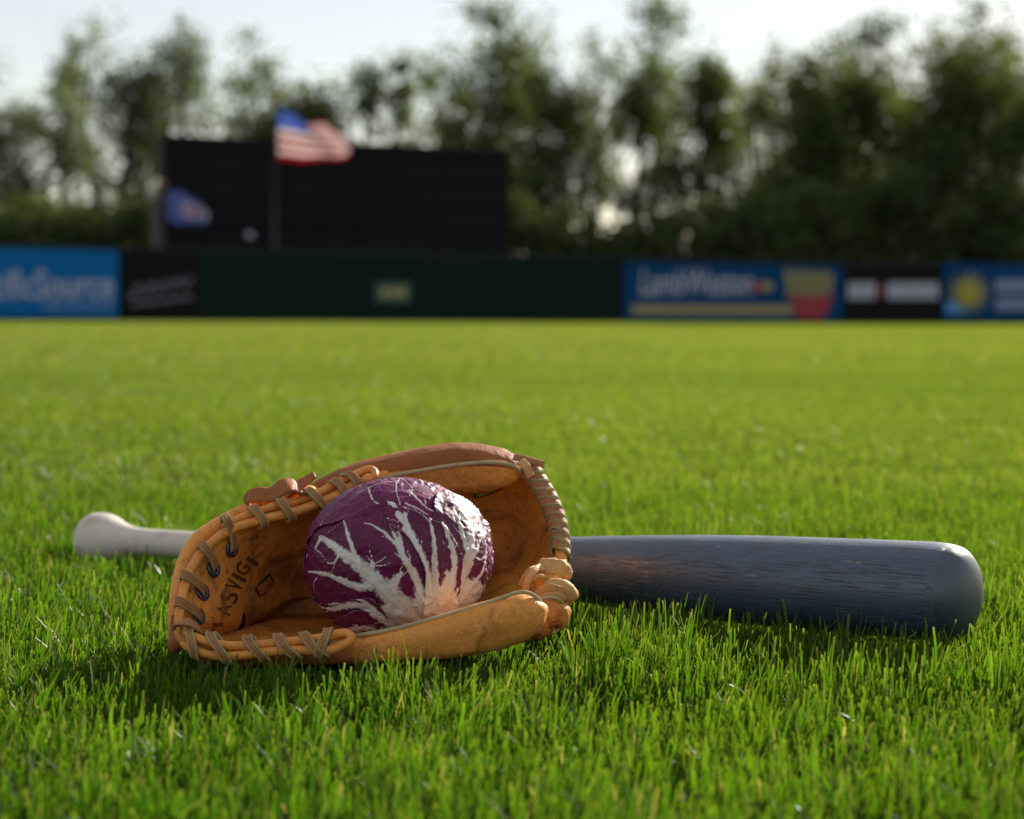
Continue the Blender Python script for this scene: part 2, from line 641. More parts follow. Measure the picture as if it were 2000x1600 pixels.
# ------------------------------------------------------------------ scoreboard, flags
def scoreboard():
    off = -3.2
    a, b_ = fence_at(320, off), fence_at(992, off)
    za = zat(320, 262, a[1])
    zb = zat(320, 508, a[1])
    c = (a + b_) / 2
    W = np.linalg.norm(b_ - a)
    root = empty('scoreboard', (c[0], c[1], SOIL))
    tag(root, 'large dark scoreboard standing behind the fence and the flags', 'scoreboard')
    m = MB()
    cb = c - FN * 0.35
    m.box((cb[0], cb[1], (za + zb) / 2), (W / 2, 0.35, (za - zb) / 2), RF)
    m.build('cabinet', M['cabinet'], root)
    nx, nz = 9, 5
    me = None
    pw, ph = W / nx, (za - zb) / nz
    for i in range(nx):
        for j in range(nz):
            p = a + FD * ((i + 0.5) * pw) + FN * 0.02
            if me is None:
                k = MB()
                k.box((0, 0, ph / 2), (pw / 2 - 0.012, 0.03, ph / 2 - 0.045))
                q = obj('panel', np.concatenate(k.V), k.F, M['black_panel'], None, False)
                me = q.data
                bpy.data.objects.remove(q)
            o = bpy.data.objects.new('panel', me)
            COL.objects.link(o)
            o.parent = root
            o.location = Vector((p[0], p[1], zb + j * ph + 0.045)) - root.location
            o.rotation_euler = (0, 0, ANG)
    for t in (0.02, 0.27, 0.5, 0.73, 0.98):
        p = a + FD * (W * t) - FN * 0.35
        m = MB()
        m.box((p[0], p[1], (SOIL + zb) / 2), (0.16, 0.16, (zb - SOIL) / 2), RF)
        m.build('support_post', M['steel'], root)
    # narrow equipment box at the foot of the left edge
    p = a - FD * 0.22
    m = MB()
    m.box((p[0], p[1], (zat(310, 385, a[1]) + SOIL) / 2), (0.16, 0.2, (zat(310, 385, a[1]) - SOIL) / 2), RF)
    m.build('side_post', M['steel'], root)


scoreboard()


def flag_mat(kind):
    t = NT(kind)
    u, v = t.attr('fly'), t.attr('hoist')
    if kind == 'striped_flag':
        s = t.math('MODULO', t.math('FLOOR', t.math('MULTIPLY', v, 12.999)), 2.0)
        col = t.mix(s, (0.34, 0.002, 0.010), (0.66, 0.60, 0.56))
        inx = t.math('MULTIPLY', t.math('LESS_THAN', u, 0.40), t.math('GREATER_THAN', v, 6.0 / 13))
        cx = t.math('SUBTRACT', t.math('FRACT', t.math('MULTIPLY', u, 15.0)), 0.5)
        cy = t.math('SUBTRACT', t.math('FRACT', t.math('MULTIPLY', v, 9.3)), 0.5)
        d = t.math('ADD', t.math('MULTIPLY', cx, cx), t.math('MULTIPLY', cy, cy))
        star = t.math('LESS_THAN', d, 0.02)
        can = t.mix(star, (0.012, 0.06, 0.36), (0.75, 0.75, 0.78))
        col = t.mix(inx, col, can)
    else:
        cx = t.math('SUBTRACT', u, 0.5)
        cy = t.math('MULTIPLY', t.math('SUBTRACT', v, 0.5), 0.66)
        d = t.math('SQRT', t.math('ADD', t.math('MULTIPLY', cx, cx), t.math('MULTIPLY', cy, cy)))
        col = t.mix(t.math('LESS_THAN', d, 0.2), (0.13, 0.16, 0.46), (0.52, 0.46, 0.58))
        col = t.mix(t.math('LESS_THAN', d, 0.1), col, (0.50, 0.16, 0.18))
        col = t.mix(t.math('GREATER_THAN', t.math('ADD', u, t.math('MULTIPLY', v, 0.35)), 0.98), col, (0.50, 0.50, 0.58))
    sh = t.mixsh(0.28, t.principled(col, 0.8, 0.1), t.translucent(col))
    return t.done(sh)


def flagpole(px, ytop, y, label):
    x = P(px, 614, y)[0]
    zt = zat(px, ytop, y)
    root = empty('flagpole', (x, y, SOIL))
    tag(root, label, 'flagpole')
    V, Fc = sweep(np.array([(x, y, SOIL), (x, y, zt * 0.5), (x, y, zt)]), [0.085, 0.07, 0.045], [0.085, 0.07, 0.045], (0, 1, 0), 14)
    obj('pole', V, Fc, M['pole'], root)
    th = np.linspace(-math.pi / 2, math.pi / 2, 12)
    V, Fc = sweep(np.array([(x, y, zt + 0.09 + 0.09 * math.sin(a)) for a in th]), 0.09 * np.cos(th) + 1e-4, 0.09 * np.cos(th) + 1e-4, (0, 1, 0), 14)
    obj('finial', V, Fc, M['finial'], root)


def flag(name, top, bot, y, mat, label, wave):
    """top and bottom edges as lists of picture places; the cloth ripples in depth"""
    top, bot = catmull(np.array(top, float), 60), catmull(np.array(bot, float), 60)
    nv = 30
    V, Fc, U, H = [], [], [], []
    for i in range(60):
        for j in range(nv):
            u, v = i / 59, j / (nv - 1)
            q = bot[i] * (1 - v) + top[i] * v
            dy = wave * (0.25 + 0.75 * u) * math.sin(u * 11 + v * 2.2) + 0.4 * wave * math.sin(u * 5 - v * 4)
            p = P(q[0], q[1], y)
            V.append((p[0], p[1] + dy, p[2] + 0.02 * math.sin(u * 17 + 3 * v)))
            U.append(u)
            H.append(v if not name.startswith('national') else (v / 0.64 * 6 / 13 if v < 0.64 else 6 / 13 + (v - 0.64) / 0.36 * 7 / 13))
    for i in range(59):
        for j in range(nv - 1):
            a = i * nv + j
            Fc.append((a, a + nv, a + nv + 1, a + 1))
    o = obj(name, V, Fc, mat)
    add_attr(o, 'fly', U)
    add_attr(o, 'hoist', H)
    tag(o, label, 'flag')


yA = fence_at(537, -1.3)[1]
flagpole(537, 196, yA, 'tall grey flagpole with brass finial before the middle of the scoreboard')
flag('national_flag', [(542, 216), (570, 222), (598, 240), (630, 240), (655, 258), (686, 276)],
     [(544, 312), (580, 313), (620, 313), (655, 312), (676, 308), (684, 300)], yA, flag_mat('striped_flag'),
     'red and white striped flag with blue canton flying above the scoreboard top', 0.20)
yB = fence_at(323, -1.3)[1]
flagpole(322, 366, yB, 'short flagpole at the left edge of the scoreboard flying a blue flag')
flag('blue_flag', [(326, 374), (350, 375), (378, 388), (398, 405), (407, 420)],
     [(328, 432), (350, 438), (372, 436), (392, 438), (404, 434)], yB, flag_mat('blue_flag_cloth'),
     'small blue flag with pale emblem in front of the scoreboard left part', 0.15)


def lamp():
    y = fence_at(488, -0.6)[1]
    c = P(488, 460, y)
    root = empty('floodlight', (c[0], y, SOIL))
    tag(root, 'small round pale lamp head on a thin post before the scoreboard', 'lamp')
    th = np.linspace(-math.pi / 2, math.pi / 2, 12)
    V, Fc = sweep(np.array([(c[0], y, c[2] + 0.13 * math.sin(a)) for a in th]), 0.13 * np.cos(th) + 1e-4, 0.13 * np.cos(th) + 1e-4, (0, 1, 0), 14)
    obj('lamp_head', V, Fc, M['white'], root)
    V, Fc = sweep(np.array([(c[0], y, SOIL), (c[0], y, c[2] - 0.12)]), 0.03, 0.03, (0, 1, 0), 10)
    obj('post', V, Fc, M['steel'], root)


lamp()


# ------------------------------------------------------------------ trees
def leaf_mat(name, c1, c2, tr=0.52):
    t = NT(name)
    g = t.attr('tint')
    col = t.mix(g, c1, c2)
    sh = t.mixsh(tr, t.principled(col, 0.55, 0.4), t.translucent(t.mix(0.35, col, (0.16, 0.20, 0.02))))
    return t.done(sh)


M['leaf_a'] = leaf_mat('grey_green_leaves', (0.070, 0.100, 0.048), (0.135, 0.170, 0.070))
M['leaf_b'] = leaf_mat('mid_green_leaves', (0.045, 0.080, 0.020), (0.110, 0.150, 0.034))
M['leaf_c'] = leaf_mat('dark_green_leaves', (0.042, 0.074, 0.020), (0.105, 0.145, 0.034))
M['bark'] = plain('bark', (0.085, 0.070, 0.055), 0.9, 0.2, 0.35, 4.0)


def leaves_mesh(C, size, r, upbias=0.3):
    n = len(C)
    u = nrm(r.normal(size=(n, 3)) * (1, 1, 0.7))
    w = nrm(np.cross(u, r.normal(size=(n, 3))))
    k = np.cross(u, w)
    s = size * r.uniform(0.6, 1.35, (n, 1))
    v0, v2 = C - u * s * 0.62, C + u * s * 0.62
    v1 = C + w * s * 0.36 + k * s * 0.10
    v3 = C - w * s * 0.36 + k * s * 0.10
    V = np.stack([v0, v1, v2, v3], 1).reshape(-1, 3)
    return V


def quads_obj(name, V, mat, parent, tint):
    n = len(V) // 4
    off = np.array(parent.location)
    me = bpy.data.meshes.new(name)
    me.vertices.add(len(V))
    me.vertices.foreach_set('co', (V - off).astype(np.float32).ravel())
    me.loops.add(n * 4)
    me.loops.foreach_set('vertex_index', np.arange(n * 4, dtype=np.int32))
    me.polygons.add(n)
    me.polygons.foreach_set('loop_start', np.arange(0, n * 4, 4, dtype=np.int32))
    me.polygons.foreach_set('loop_total', np.full(n, 4, dtype=np.int32))
    me.materials.append(mat)
    me.update(calc_edges=True)
    o = bpy.data.objects.new(name, me)
    COL.objects.link(o)
    o.parent = parent
    add_attr(o, 'tint', np.repeat(tint, 4))
    return o


def tree(px, ytop, wpx, depth, mat, label, n_leaf, n_clump=46, clump=0.95, base=0.16, lean=0, leafsize=0.30, seed=0, top=0.0, name='tree', cat='tree', group='trees behind the outfield fence', stems=1):
    r = np.random.default_rng(seed + abs(int(px)) * 13 + 5)
    X = P(px, 614, depth)[0]
    H = (zat(px, ytop, depth) - SOIL) * 1.05
    Wd = wpx / F * depth
    root = empty(name, (X, depth, SOIL))
    tag(root, label, cat, group)
    mb = MB()
    cl = []
    ends = []
    for sidx in range(stems):
        ox = 0 if stems == 1 else r.uniform(-0.3, 0.3) * Wd
        k = 9
        zt = H * (0.93 if sidx == 0 else r.uniform(0.7, 0.92))
        zs = np.linspace(0, zt, k)
        wob = np.cumsum(r.normal(0, 0.16, (k, 2)), 0)
        path = np.stack([X + ox * 0.4 + ox * 0.6 * zs / zt + wob[:, 0] + lean * zs / zt, depth + wob[:, 1], SOIL + zs], 1)
        r0 = 0.022 * H
        V, Fc = sweep(catmull(path, 24), np.linspace(r0, 0.025, 24), np.linspace(r0, 0.025, 24), (0, 1, 0), 8)
        mb.add(V, Fc)
        nl = int(9 + H * 0.9)
        for i in range(nl):
            t = r.uniform(base + 0.02, 0.95)
            z = t * zt
            b0 = np.array([np.interp(z, zs, path[:, 0]), depth + np.interp(z, zs, wob[:, 1]), SOIL + z])
            prof = math.sin(min(1, max(0.05, (t - base) / (1 - base))) ** 0.75 * math.pi * 0.86 + 0.28)
            L = Wd * 0.5 * max(0.2, prof) * r.uniform(0.5, 1.1)
            a = r.uniform(0, 2 * math.pi)
            rise = L * r.uniform(0.35, 0.95)
            e = b0 + np.array((math.cos(a) * L, math.sin(a) * L, rise))
            e[2] = min(e[2], SOIL + H)
            mid = (b0 + e) / 2 + np.array((0, 0, -0.10 * L))
            V, Fc = sweep(catmull(np.array([b0, mid, e]), 8), np.linspace(r0 * 0.34 * (1.15 - t), 0.012, 8), np.linspace(r0 * 0.34 * (1.15 - t), 0.012, 8), (0.3, 0.2, 1), 5)
            mb.add(V, Fc)
            ends.append((mid + e) / 2)
            ends.append(e)
        ends.append(path[-1])
    mb.build('trunk', M['bark'], root, True)
    ends = np.array(ends)
    idx = r.permutation(len(ends))[:n_clump]
    cc = ends[idx]
    per = max(8, n_leaf // len(cc))
    C, tint = [], []
    for c in cc:
        nn = int(per * r.uniform(0.4, 1.6))
        sc = clump * r.uniform(0.55, 1.25)
        pts = c + r.normal(size=(nn, 3)) * (sc * 0.62, sc * 0.62, sc * 0.55)
        C.append(pts)
        tint.append(np.clip(r.uniform(0.1, 0.9) + r.normal(0, 0.18, nn), 0, 1))
    C, tint = np.concatenate(C), np.concatenate(tint)
    ok = C[:, 2] < SOIL + H * 1.03
    C, tint = C[ok], tint[ok]
    quads_obj('crown', leaves_mesh(C, leafsize, r), mat, root, tint)


A, B, C_ = M['leaf_a'], M['leaf_b'], M['leaf_c']
TREES = [
    # px, top, width, depth, material, leaves, clumps, clump size, base, label
    (-90, 120, 230, 92, B, 2600, 50, 1.1, 0.1, 'mid green tree just past the left end of the view'),
    (45, 172, 190, 90, A, 2600, 46, 1.0, 0.10, 'low grey-green tree at the far left above the blue banner'),
    (205, 40, 215, 98, A, 3300, 60, 1.0, 0.20, 'tall airy grey-green tree at the left with open gaps'),
    (385, 36, 165, 100, A, 2500, 46, 1.0, 0.25, 'slender airy tree rising over the left half of the scoreboard'),
    (560, 62, 215, 94, B, 7600, 84, 1.0, 0.2, 'dense olive tree behind the striped flag'),
    (735, 104, 110, 98, B, 2600, 44, 0.75, 0.2, 'narrow pointed tree alone in the gap right of the flag'),
    (935, -5, 235, 96, B, 5200, 74, 1.1, 0.14, 'tall tree over the right end of the scoreboard'),
    (1080, 120, 130, 90, C_, 3600, 52, 1.0, 0.12, 'dark tree just right of the scoreboard edge'),
    (1240, -20, 170, 97, B, 2500, 44, 0.9, 0.42, 'tall leaning airy tree with a bright gap low on its left'),
    (1355, 100, 140, 92, B, 3000, 44, 0.95, 0.2, 'mid green tree above the lettering of the fries banner'),
    (1475, 78, 125, 99, A, 2100, 36, 0.9, 0.25, 'slim pale topped tree above the fries carton'),
    (1580, 112, 170, 90, B, 4200, 56, 1.0, 0.1, 'bushy green tree above the gap between fries and black banners'),
    (1700, 34, 230, 93, B, 6200, 74, 1.1, 0.1, 'broad tall green tree above the black banner with white words'),
    (1840, 62, 190, 90, C_, 5200, 60, 1.1, 0.08, 'dense dark tree with two tops above the flower emblem banner'),
    (1965, 8, 230, 88, C_, 6200, 70, 1.15, 0.06, 'tallest dense dark tree at the right edge of the view'),
    (2120, 20, 230, 88, C_, 4200, 60, 1.1, 0.08, 'dark tree just past the right end of the view'),
    (1160, 60, 120, 101, A, 1900, 40, 0.9, 0.42, 'thin airy tree rising out of the bright gap right of the scoreboard'),
    (1410, 150, 150, 104, C_, 2600, 40, 1.0, 0.1, 'dark tree set back behind the slim pale topped tree'),
    (1530, 150, 160, 105, C_, 2600, 40, 1.0, 0.1, 'dark tree set back between the slim tree and the bushy green tree'),
    (1645, 110, 180, 104, C_, 3200, 46, 1.0, 0.1, 'dark tree set back behind the broad tall green tree'),
    (1775, 105, 190, 104, C_, 3200, 46, 1.0, 0.1, 'dark tree set back left of the dense two-topped tree'),
    (1900, 80, 190, 104, C_, 3200, 46, 1.0, 0.1, 'dark tree set back between the two-topped and tallest trees'),
    (120, 110, 170, 106, A, 2000, 40, 1.0, 0.1, 'pale tree set back left of the tall airy grey-green tree'),
    (300, 120, 150, 106, A, 1800, 40, 1.0, 0.1, 'pale tree set back between the two airy left trees'),
    (860, 110, 150, 105, B, 2200, 40, 1.0, 0.1, 'green tree set back left of the tall tree over the scoreboard'),
]
for k, (px, top, w, d, m, n, nc, cs, base, lab) in enumerate(TREES):
    tree(px, top, w * 1.08, d, m, lab, int(n * (1.75 if m is A else 2.2 if m is B else 1.8)), int(nc * 2.3), cs * (0.9 if m is A else 1.0), base, seed=k * 7, stems=3 if w > 200 else 2, leafsize=0.25)
SHRUBS = [
    (30, 395, 190, 86, B, 'olive shrub above the lettering of the bright blue banner'),
    (150, 420, 150, 87, C_, 'dark shrub above the right half of the bright blue banner'),
    (262, 410, 110, 88, B, 'yellow-green shrub just left of the scoreboard foot'),
    (1040, 400, 170, 85, C_, 'dark shrub against the right foot of the scoreboard'),
    (1190, 452, 170, 86, C_, 'low dark shrub under the bright gap in the trees'),
    (1330, 400, 200, 86, C_, 'dark shrub above the white lettering of the fries banner'),
    (1490, 395, 190, 86, C_, 'dark shrub left of the fries carton top'),
    (1540, 440, 90, 84.5, B, 'small yellow-green shrub directly above the fries carton'),
    (1660, 370, 210, 86, C_, 'dark shrub above the first white word of the black banner'),
    (1810, 350, 220, 86, C_, 'dark shrub between black banner and flower emblem banner'),
    (1960, 340, 240, 86, C_, 'dark shrub at the right edge under the tallest tree'),
    (840, 380, 260, 92, C_, 'dark shrub hidden mostly behind the scoreboard right half'),
    (480, 400, 260, 92, C_, 'dark shrub hidden mostly behind the scoreboard left half'),
]
for k, (px, top, w, d, m, lab) in enumerate(SHRUBS):
    tree(px, top, w * 1.1, d, m, lab, 4600, 80, 0.85, 0.0, seed=100 + k, name='shrub', cat='shrub', group='shrubs behind the outfield fence', stems=3, leafsize=0.28)

# ------------------------------------------------------------------ baseball bat
BAT_A, BAT_B = P(1872, 1158, 1.228), P(206, 1055, 1.71)          # middle of the barrel end, middle of the knob
BT = nrm(BAT_B - BAT_A)
BL = np.linalg.norm(BAT_B - BAT_A)


def bat():
    root = empty('baseball_bat', ((BAT_A[0] + BAT_B[0]) / 2, (BAT_A[1] + BAT_B[1]) / 2, 0))
    tag(root, 'worn black wooden bat with pale grey handle lying behind the glove', 'baseball bat')
    prof = [(-0.0125, 0.0006), (-0.0122, 0.006), (-0.0112, 0.0125), (-0.0092, 0.0190), (-0.0058, 0.0250), (-0.0012, 0.0290), (0.004, 0.0308), (0.010, 0.0318),
            (0.02, 0.0322), (0.05, 0.0321), (0.10, 0.0316), (0.16, 0.0306), (0.22, 0.0284), (0.30, 0.0240), (0.38, 0.0194), (0.46, 0.0160),
            (0.54, 0.0138), (0.62, 0.0126), (0.70, 0.0120), (BL - 0.06, 0.0122), (BL - 0.035, 0.0136), (BL - 0.018, 0.0180),
            (BL - 0.004, 0.0232), (BL + 0.008, 0.0244), (BL + 0.017, 0.0225), (BL + 0.022, 0.015), (BL + 0.0235, 0.0006)]
    prof = np.array(prof)
    # dense, smooth profile
    pp = catmull(prof, 330)
    pp[:, 1] = np.maximum(pp[:, 1], 0.0005)
    t = NT('black_painted_ash')
    co = t.coords()
    gr = t.n('Mapping')
    t.link(co, gr.inputs[0])
    gr.inputs['Rotation'].default_value = (0, 0, -math.atan2(BT[1], BT[0]))
    gr2 = t.n('Mapping')
    t.link(gr.outputs[0], gr2.inputs[0])
    gr2.inputs['Scale'].default_value = (14, 330, 330)
    grain = t.noise(gr2.outputs[0], 1.0, 4, 0.6)
    gr3 = t.n('Mapping')
    t.link(gr.outputs[0], gr3.inputs[0])
    gr3.inputs['Scale'].default_value = (34, 900, 900)
    pores = t.ramp(t.noise(gr3.outputs[0], 1.0, 3, 0.6), [(0.36, 0), (0.46, 1)])
    gr4 = t.n('Mapping')
    t.link(gr.outputs[0], gr4.inputs[0])
    gr4.inputs['Scale'].default_value = (20, 420, 420)
    chipn = t.noise(gr4.outputs[0], 1.0, 4, 0.65)
    wear = t.noise(co, 9.0, 3, 0.5)
    chip = t.math('GREATER_THAN', t.math('ADD', chipn, t.math('MULTIPLY', wear, 0.30)), 0.862)
    col = t.mix(pores, (0.008, 0.014, 0.024), (0.025, 0.058, 0.108))
    col = t.mix(t.ramp(t.noise(co, 40, 5, 0.65), [(0.45, 0), (0.75, 0.5)]), col, (0.045, 0.088, 0.150))
    col = t.mix(chip, col, (0.42, 0.28, 0.15))
    bmp = t.bump(pores, 0.6, 0.0005)
    bmp = t.bump(grain, 0.2, 0.0004, bmp)
    rr = t.math('ADD', t.math('MULTIPLY', t.noise(co, 30, 5), 0.16), 0.40)
    black = t.done(t.principled(col, rr, 1.0, bmp, coat=0.15, coat_rough=0.35))
    # end grain
    t = NT('black_end_grain')
    co = t.coords()
    gg = t.n('Mapping')
    t.link(co, gg.inputs[0])
    gg.inputs['Scale'].default_value = (1, 1, 1)
    gg.inputs['Rotation'].default_value = (0.5, 0, -math.atan2(BT[1], BT[0]))
    wv = t.n('TexWave', wave_type='BANDS', bands_direction='Z')
    t.link(gg.outputs[0], wv.inputs[0])
    wv.inputs['Scale'].default_value = 150
    wv.inputs['Distortion'].default_value = 9.0
    wv.inputs['Detail'].default_value = 3
    col = t.mix(wv.outputs['Fac'], (0.018, 0.036, 0.058), (0.028, 0.052, 0.078))
    scuff = t.ramp(t.noise(co, 120, 5, 0.7), [(0.6, 0), (0.75, 0.4)])
    col = t.mix(scuff, col, (0.12, 0.13, 0.14))
    endm = t.done(t.principled(col, 0.46, 1.0, t.bump(wv.outputs['Fac'], 0.08, 0.0002)))
    t = NT('grey_worn_handle')
    co = t.coords()
    g = t.n('Mapping')
    t.link(co, g.inputs[0])
    g.inputs['Rotation'].default_value = (0, 0, -math.atan2(BT[1], BT[0]))
    g2 = t.n('Mapping')
    t.link(g.outputs[0], g2.inputs[0])
    g2.inputs['Scale'].default_value = (8, 160, 160)
    col = t.mix(t.noise(g2.outputs[0], 1.0, 4), (0.52, 0.45, 0.38), (0.76, 0.69, 0.61))
    col = t.mix(t.ramp(t.noise(co, 40, 5), [(0.5, 0), (0.75, 0.5)]), col, (0.25, 0.20, 0.17))
    grey = t.done(t.principled(col, 0.5, 0.4, t.bump(t.noise(g2.outputs[0], 1.0, 4), 0.2, 0.0006)))
    cuts = [('barrel_end', -1, 0.004, endm), ('barrel', 0.004, 0.50, black), ('handle', 0.50, BL - 0.045, grey), ('knob', BL - 0.045, 9, grey)]
    for nm, lo, hi, mt in cuts:
        s = pp[:, 0]
        sel = (s >= lo) & (s <= hi)
        i0, i1 = np.where(sel)[0][[0, -1]]
        i1 = min(i1 + 1, len(pp) - 1)
        q = pp[i0:i1 + 1]
        path = BAT_A + BT * q[:, :1]
        # frames: straight axis, so give tangents explicitly
        n = 56
        S = nrm(np.cross(BT, (0, 0, 1)))
        U = np.cross(S, BT)
        a = np.linspace(0, 2 * math.pi, n, endpoint=False)
        V = path[:, None] + q[:, 1][:, None, None] * (np.cos(a)[None, :, None] * S + np.sin(a)[None, :, None] * U)
        Fc = [(i * n + k, (i + 1) * n + k, (i + 1) * n + (k + 1) % n, i * n + (k + 1) % n) for i in range(len(q) - 1) for k in range(n)]
        V = V.reshape(-1, 3)
        if i0 == 0:
            Fc.append(tuple(range(n)))
        if i1 == len(pp) - 1:
            Fc.append(tuple(range((len(q) - 1) * n, len(q) * n))[::-1])
        obj(nm, V, Fc, mt, root)


bat()

# ------------------------------------------------------------------ baseball glove
GL = empty('baseball_glove', (*P(720, 1290, 1.24)[:2], 0.0))
tag(GL, 'old tan leather baseball glove lying open with a radicchio in its pocket', 'baseball glove')

RIM = [(352, 1238, 1.186), (352, 1195, 1.196), (366, 1132, 1.212), (395, 1082, 1.228), (440, 1040, 1.244), (510, 1014, 1.258), (600, 988, 1.276),
       (665, 955, 1.294), (730, 932, 1.310), (810, 925, 1.326), (910, 925, 1.336), (1000, 925, 1.338), (1050, 942, 1.330), (1080, 985, 1.316),
       (1094, 1035, 1.300), (1098, 1090, 1.280), (1085, 1140, 1.252), (1050, 1185, 1.222), (1000, 1195, 1.204), (900, 1222, 1.192), (800, 1245, 1.187),
       (690, 1262, 1.184), (560, 1262, 1.180), (440, 1262, 1.180), (380, 1252, 1.182)]
DEEP_L, DEEP_R = P(610, 1165, 1.345), P(950, 1075, 1.372)


def pocket():
    n, m = 240, 56
    rim = catmull(PP(RIM), n, True)
    rp = catmull(np.array([(q[0], q[1]) for q in RIM], float), n, True)
    V = np.zeros((n, m + 1, 3))
    s = np.linspace(0, 1, m + 1)
    for i in range(n):
        R = rim[i]
        px, py = rp[i]
        f = min(1, max(0, (px - 560) / 400))
        D = DEEP_L * (1 - f) + DEEP_R * f
        # gentle slope at the heel (left), deep walls elsewhere
        left = sstep(640, 420, px) * sstep(1262, 1215, py)
        bottom = sstep(1180, 1240, py) * (1 - 0.4 * left)
        k = 1.15 * left + 2.6 * (1 - left)
        lat = s
        dep = 1 - (1 - s) ** k
        # the heel pad is a swollen cushion that ends in a crease
        p = np.zeros((m + 1, 3))
        p[:, 0] = R[0] + (D[0] - R[0]) * lat
        p[:, 2] = R[2] + (D[2] - R[2]) * (lat ** (1.0 + 0.5 * bottom))
        p[:, 1] = R[1] + (D[1] - R[1]) * dep
        pad = left * (0.010 * np.sin(np.clip(s / 0.46, 0, 1) * math.pi) - 0.004 * np.exp(-((s - 0.5) / 0.05) ** 2))
        p[:, 1] -= pad * 0.8
        p[:, 0] += pad * 0.2
        p[:, 2] += pad * 0.5
        p[:, 2] -= bottom * 0.020 * np.sin(np.clip(s * 1.25, 0, 1) * math.pi)
        V[i] = p
    # wrinkles
    ii, ss = np.meshgrid(np.arange(n), s, indexing='ij')
    w = (fbm(ii * 0.07, ss * 9, 3) - 0.5) * 0.0035 * np.sin(ss * math.pi)
    V[:, :, 1] -= w
    V[:, :, 2] = np.maximum(V[:, :, 2], 0.0035)
    Vf = V.reshape(-1, 3)
    Fc = []
    for i in range(n):
        j = (i + 1) % n
        for k in range(m):
            Fc.append((i * (m + 1) + k, i * (m + 1) + k + 1, j * (m + 1) + k + 1, j * (m + 1) + k))
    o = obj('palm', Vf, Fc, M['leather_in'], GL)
    pxs = np.repeat(rp[:, 0], m + 1)
    add_attr(o, 'pocket_dark', (sstep(0.30, 0.62, ss.ravel()) * 0.62 + 0.25 * np.exp(-((ss.ravel() - 0.50) / 0.05) ** 2)) * np.where(pxs < 640, 1.0, 0.75))  # darker deep in the pocket and along the pad crease
    md = o.modifiers.new('thickness', 'SOLIDIFY')
    md.thickness = 0.0042
    md.offset = -1
    return o, BVHTree.FromPolygons([tuple(v) for v in Vf], Fc), Vf, Fc


palm, BVH, palmV, palmF = pocket()


def onpalm(px, py, lift=0.0006):
    d = Vector(ray(px, py)).normalized()
    h, nn, _, _ = BVH.ray_cast(Vector(CAMP), d)
    if h is None:
        return np.array(P(px, py, 1.25)), np.array((0, -1, 0))
    if nn.dot(d) > 0:
        nn = -nn
    return np.array(h + nn * lift), np.array(nn)


# is the palm facing outwards?  thickness must grow away from the camera
c0, n0 = onpalm(520, 1190)
cnt = 0
for f in palmF[::97]:
    a, b_, c = (palmV[f[k]] for k in (0, 1, 2))
    nn = np.cross(b_ - a, c - a)
    cnt += 1 if np.dot(nn, CAMP - a) > 0 else -1
palm.modifiers['thickness'].offset = -1 if cnt > 0 else 1


def tube(name, pts, r, mat, n=80, parent=GL, up=(0, -1, 0.3), nseg=14, lump=0.06, seed=0, ends=True):
    path = catmull(PP(pts), n)
    s = np.linspace(0, 1, n)
    rr = r * (1 + lump * (fbm(s * 14, s * 0 + seed, seed) - 0.5) * 2)
    if ends:
        rr = rr * np.minimum(1, np.sqrt(np.clip(np.minimum(s, 1 - s) * n / 4, 0.02, 1)))
    V, Fc = sweep(path, rr, rr, up, nseg)
    return obj(name, V, Fc, mat, parent), path


CU = 1.0
# rolled cord: top pair doubles back in a loop near the cabbage
top_outer = [(428, 1030, 1.246), (481, 1008, 1.256), (533, 990, 1.264), (579, 980, 1.274), (622, 963, 1.284), (665, 940, 1.296), (705, 922, 1.306), (724, 917, 1.308), (733, 926, 1.304), (722, 935, 1.300), (700, 940, 1.296)]
top_inner = [(350, 1240, 1.180), (351, 1195, 1.188), (363, 1138, 1.203), (381, 1098, 1.217), (416, 1058, 1.233), (458, 1032, 1.246), (521, 1013, 1.256), (573, 1001, 1.265), (622, 984, 1.276), (651, 971, 1.286), (690, 948, 1.296), (716, 938, 1.300)]
tube('rolled_cord', top_outer, 0.0027, M['cord'], seed=1)
tube('rolled_cord', top_inner, 0.0031, M['cord'], seed=2)
bot = [(357, 1232, 1.181), (380, 1244, 1.176), (406, 1253, 1.173), (449, 1261, 1.170), (521, 1258, 1.168), (579, 1252, 1.167), (630, 1246, 1.165), (660, 1238, 1.164), (680, 1238, 1.163), (685, 1250, 1.161), (668, 1262, 1.160), (640, 1270, 1.161), (579, 1270, 1.163), (521, 1274, 1.165), (464, 1281, 1.167), (415, 1280, 1.170), (378, 1268, 1.175), (352, 1255, 1.182)]
tube('rolled_cord', bot, 0.0030, M['cord'], n=140, seed=3)
tube('back_edge', [(350, 1260, 1.215), (345, 1200, 1.222), (356, 1120, 1.236), (378, 1068, 1.25), (412, 1036, 1.264), (470, 1005, 1.275), (540, 980, 1.285), (620, 955, 1.30)], 0.0058, M['leather'], seed=4, lump=0.03)
tube('heel_flap', [(336, 1272, 1.195), (348, 1256, 1.192), (372, 1258, 1.189), (420, 1285, 1.184), (520, 1287, 1.180), (640, 1284, 1.176), (700, 1282, 1.176)], 0.0046, M['leather_brown'], seed=5, lump=0.05)
tube('heel_flap', [(337, 1268, 1.20), (345, 1240, 1.208), (348, 1200, 1.215)], 0.0045, M['leather_brown'], seed=6)


def ribbon(name, path, width, thick, ups, mat, parent=GL, closed=False):
    V, Fc = sweep(path, width / 2, thick / 2, ups, 12, closed, 0.45)
    return obj(name, V, Fc, mat, parent)


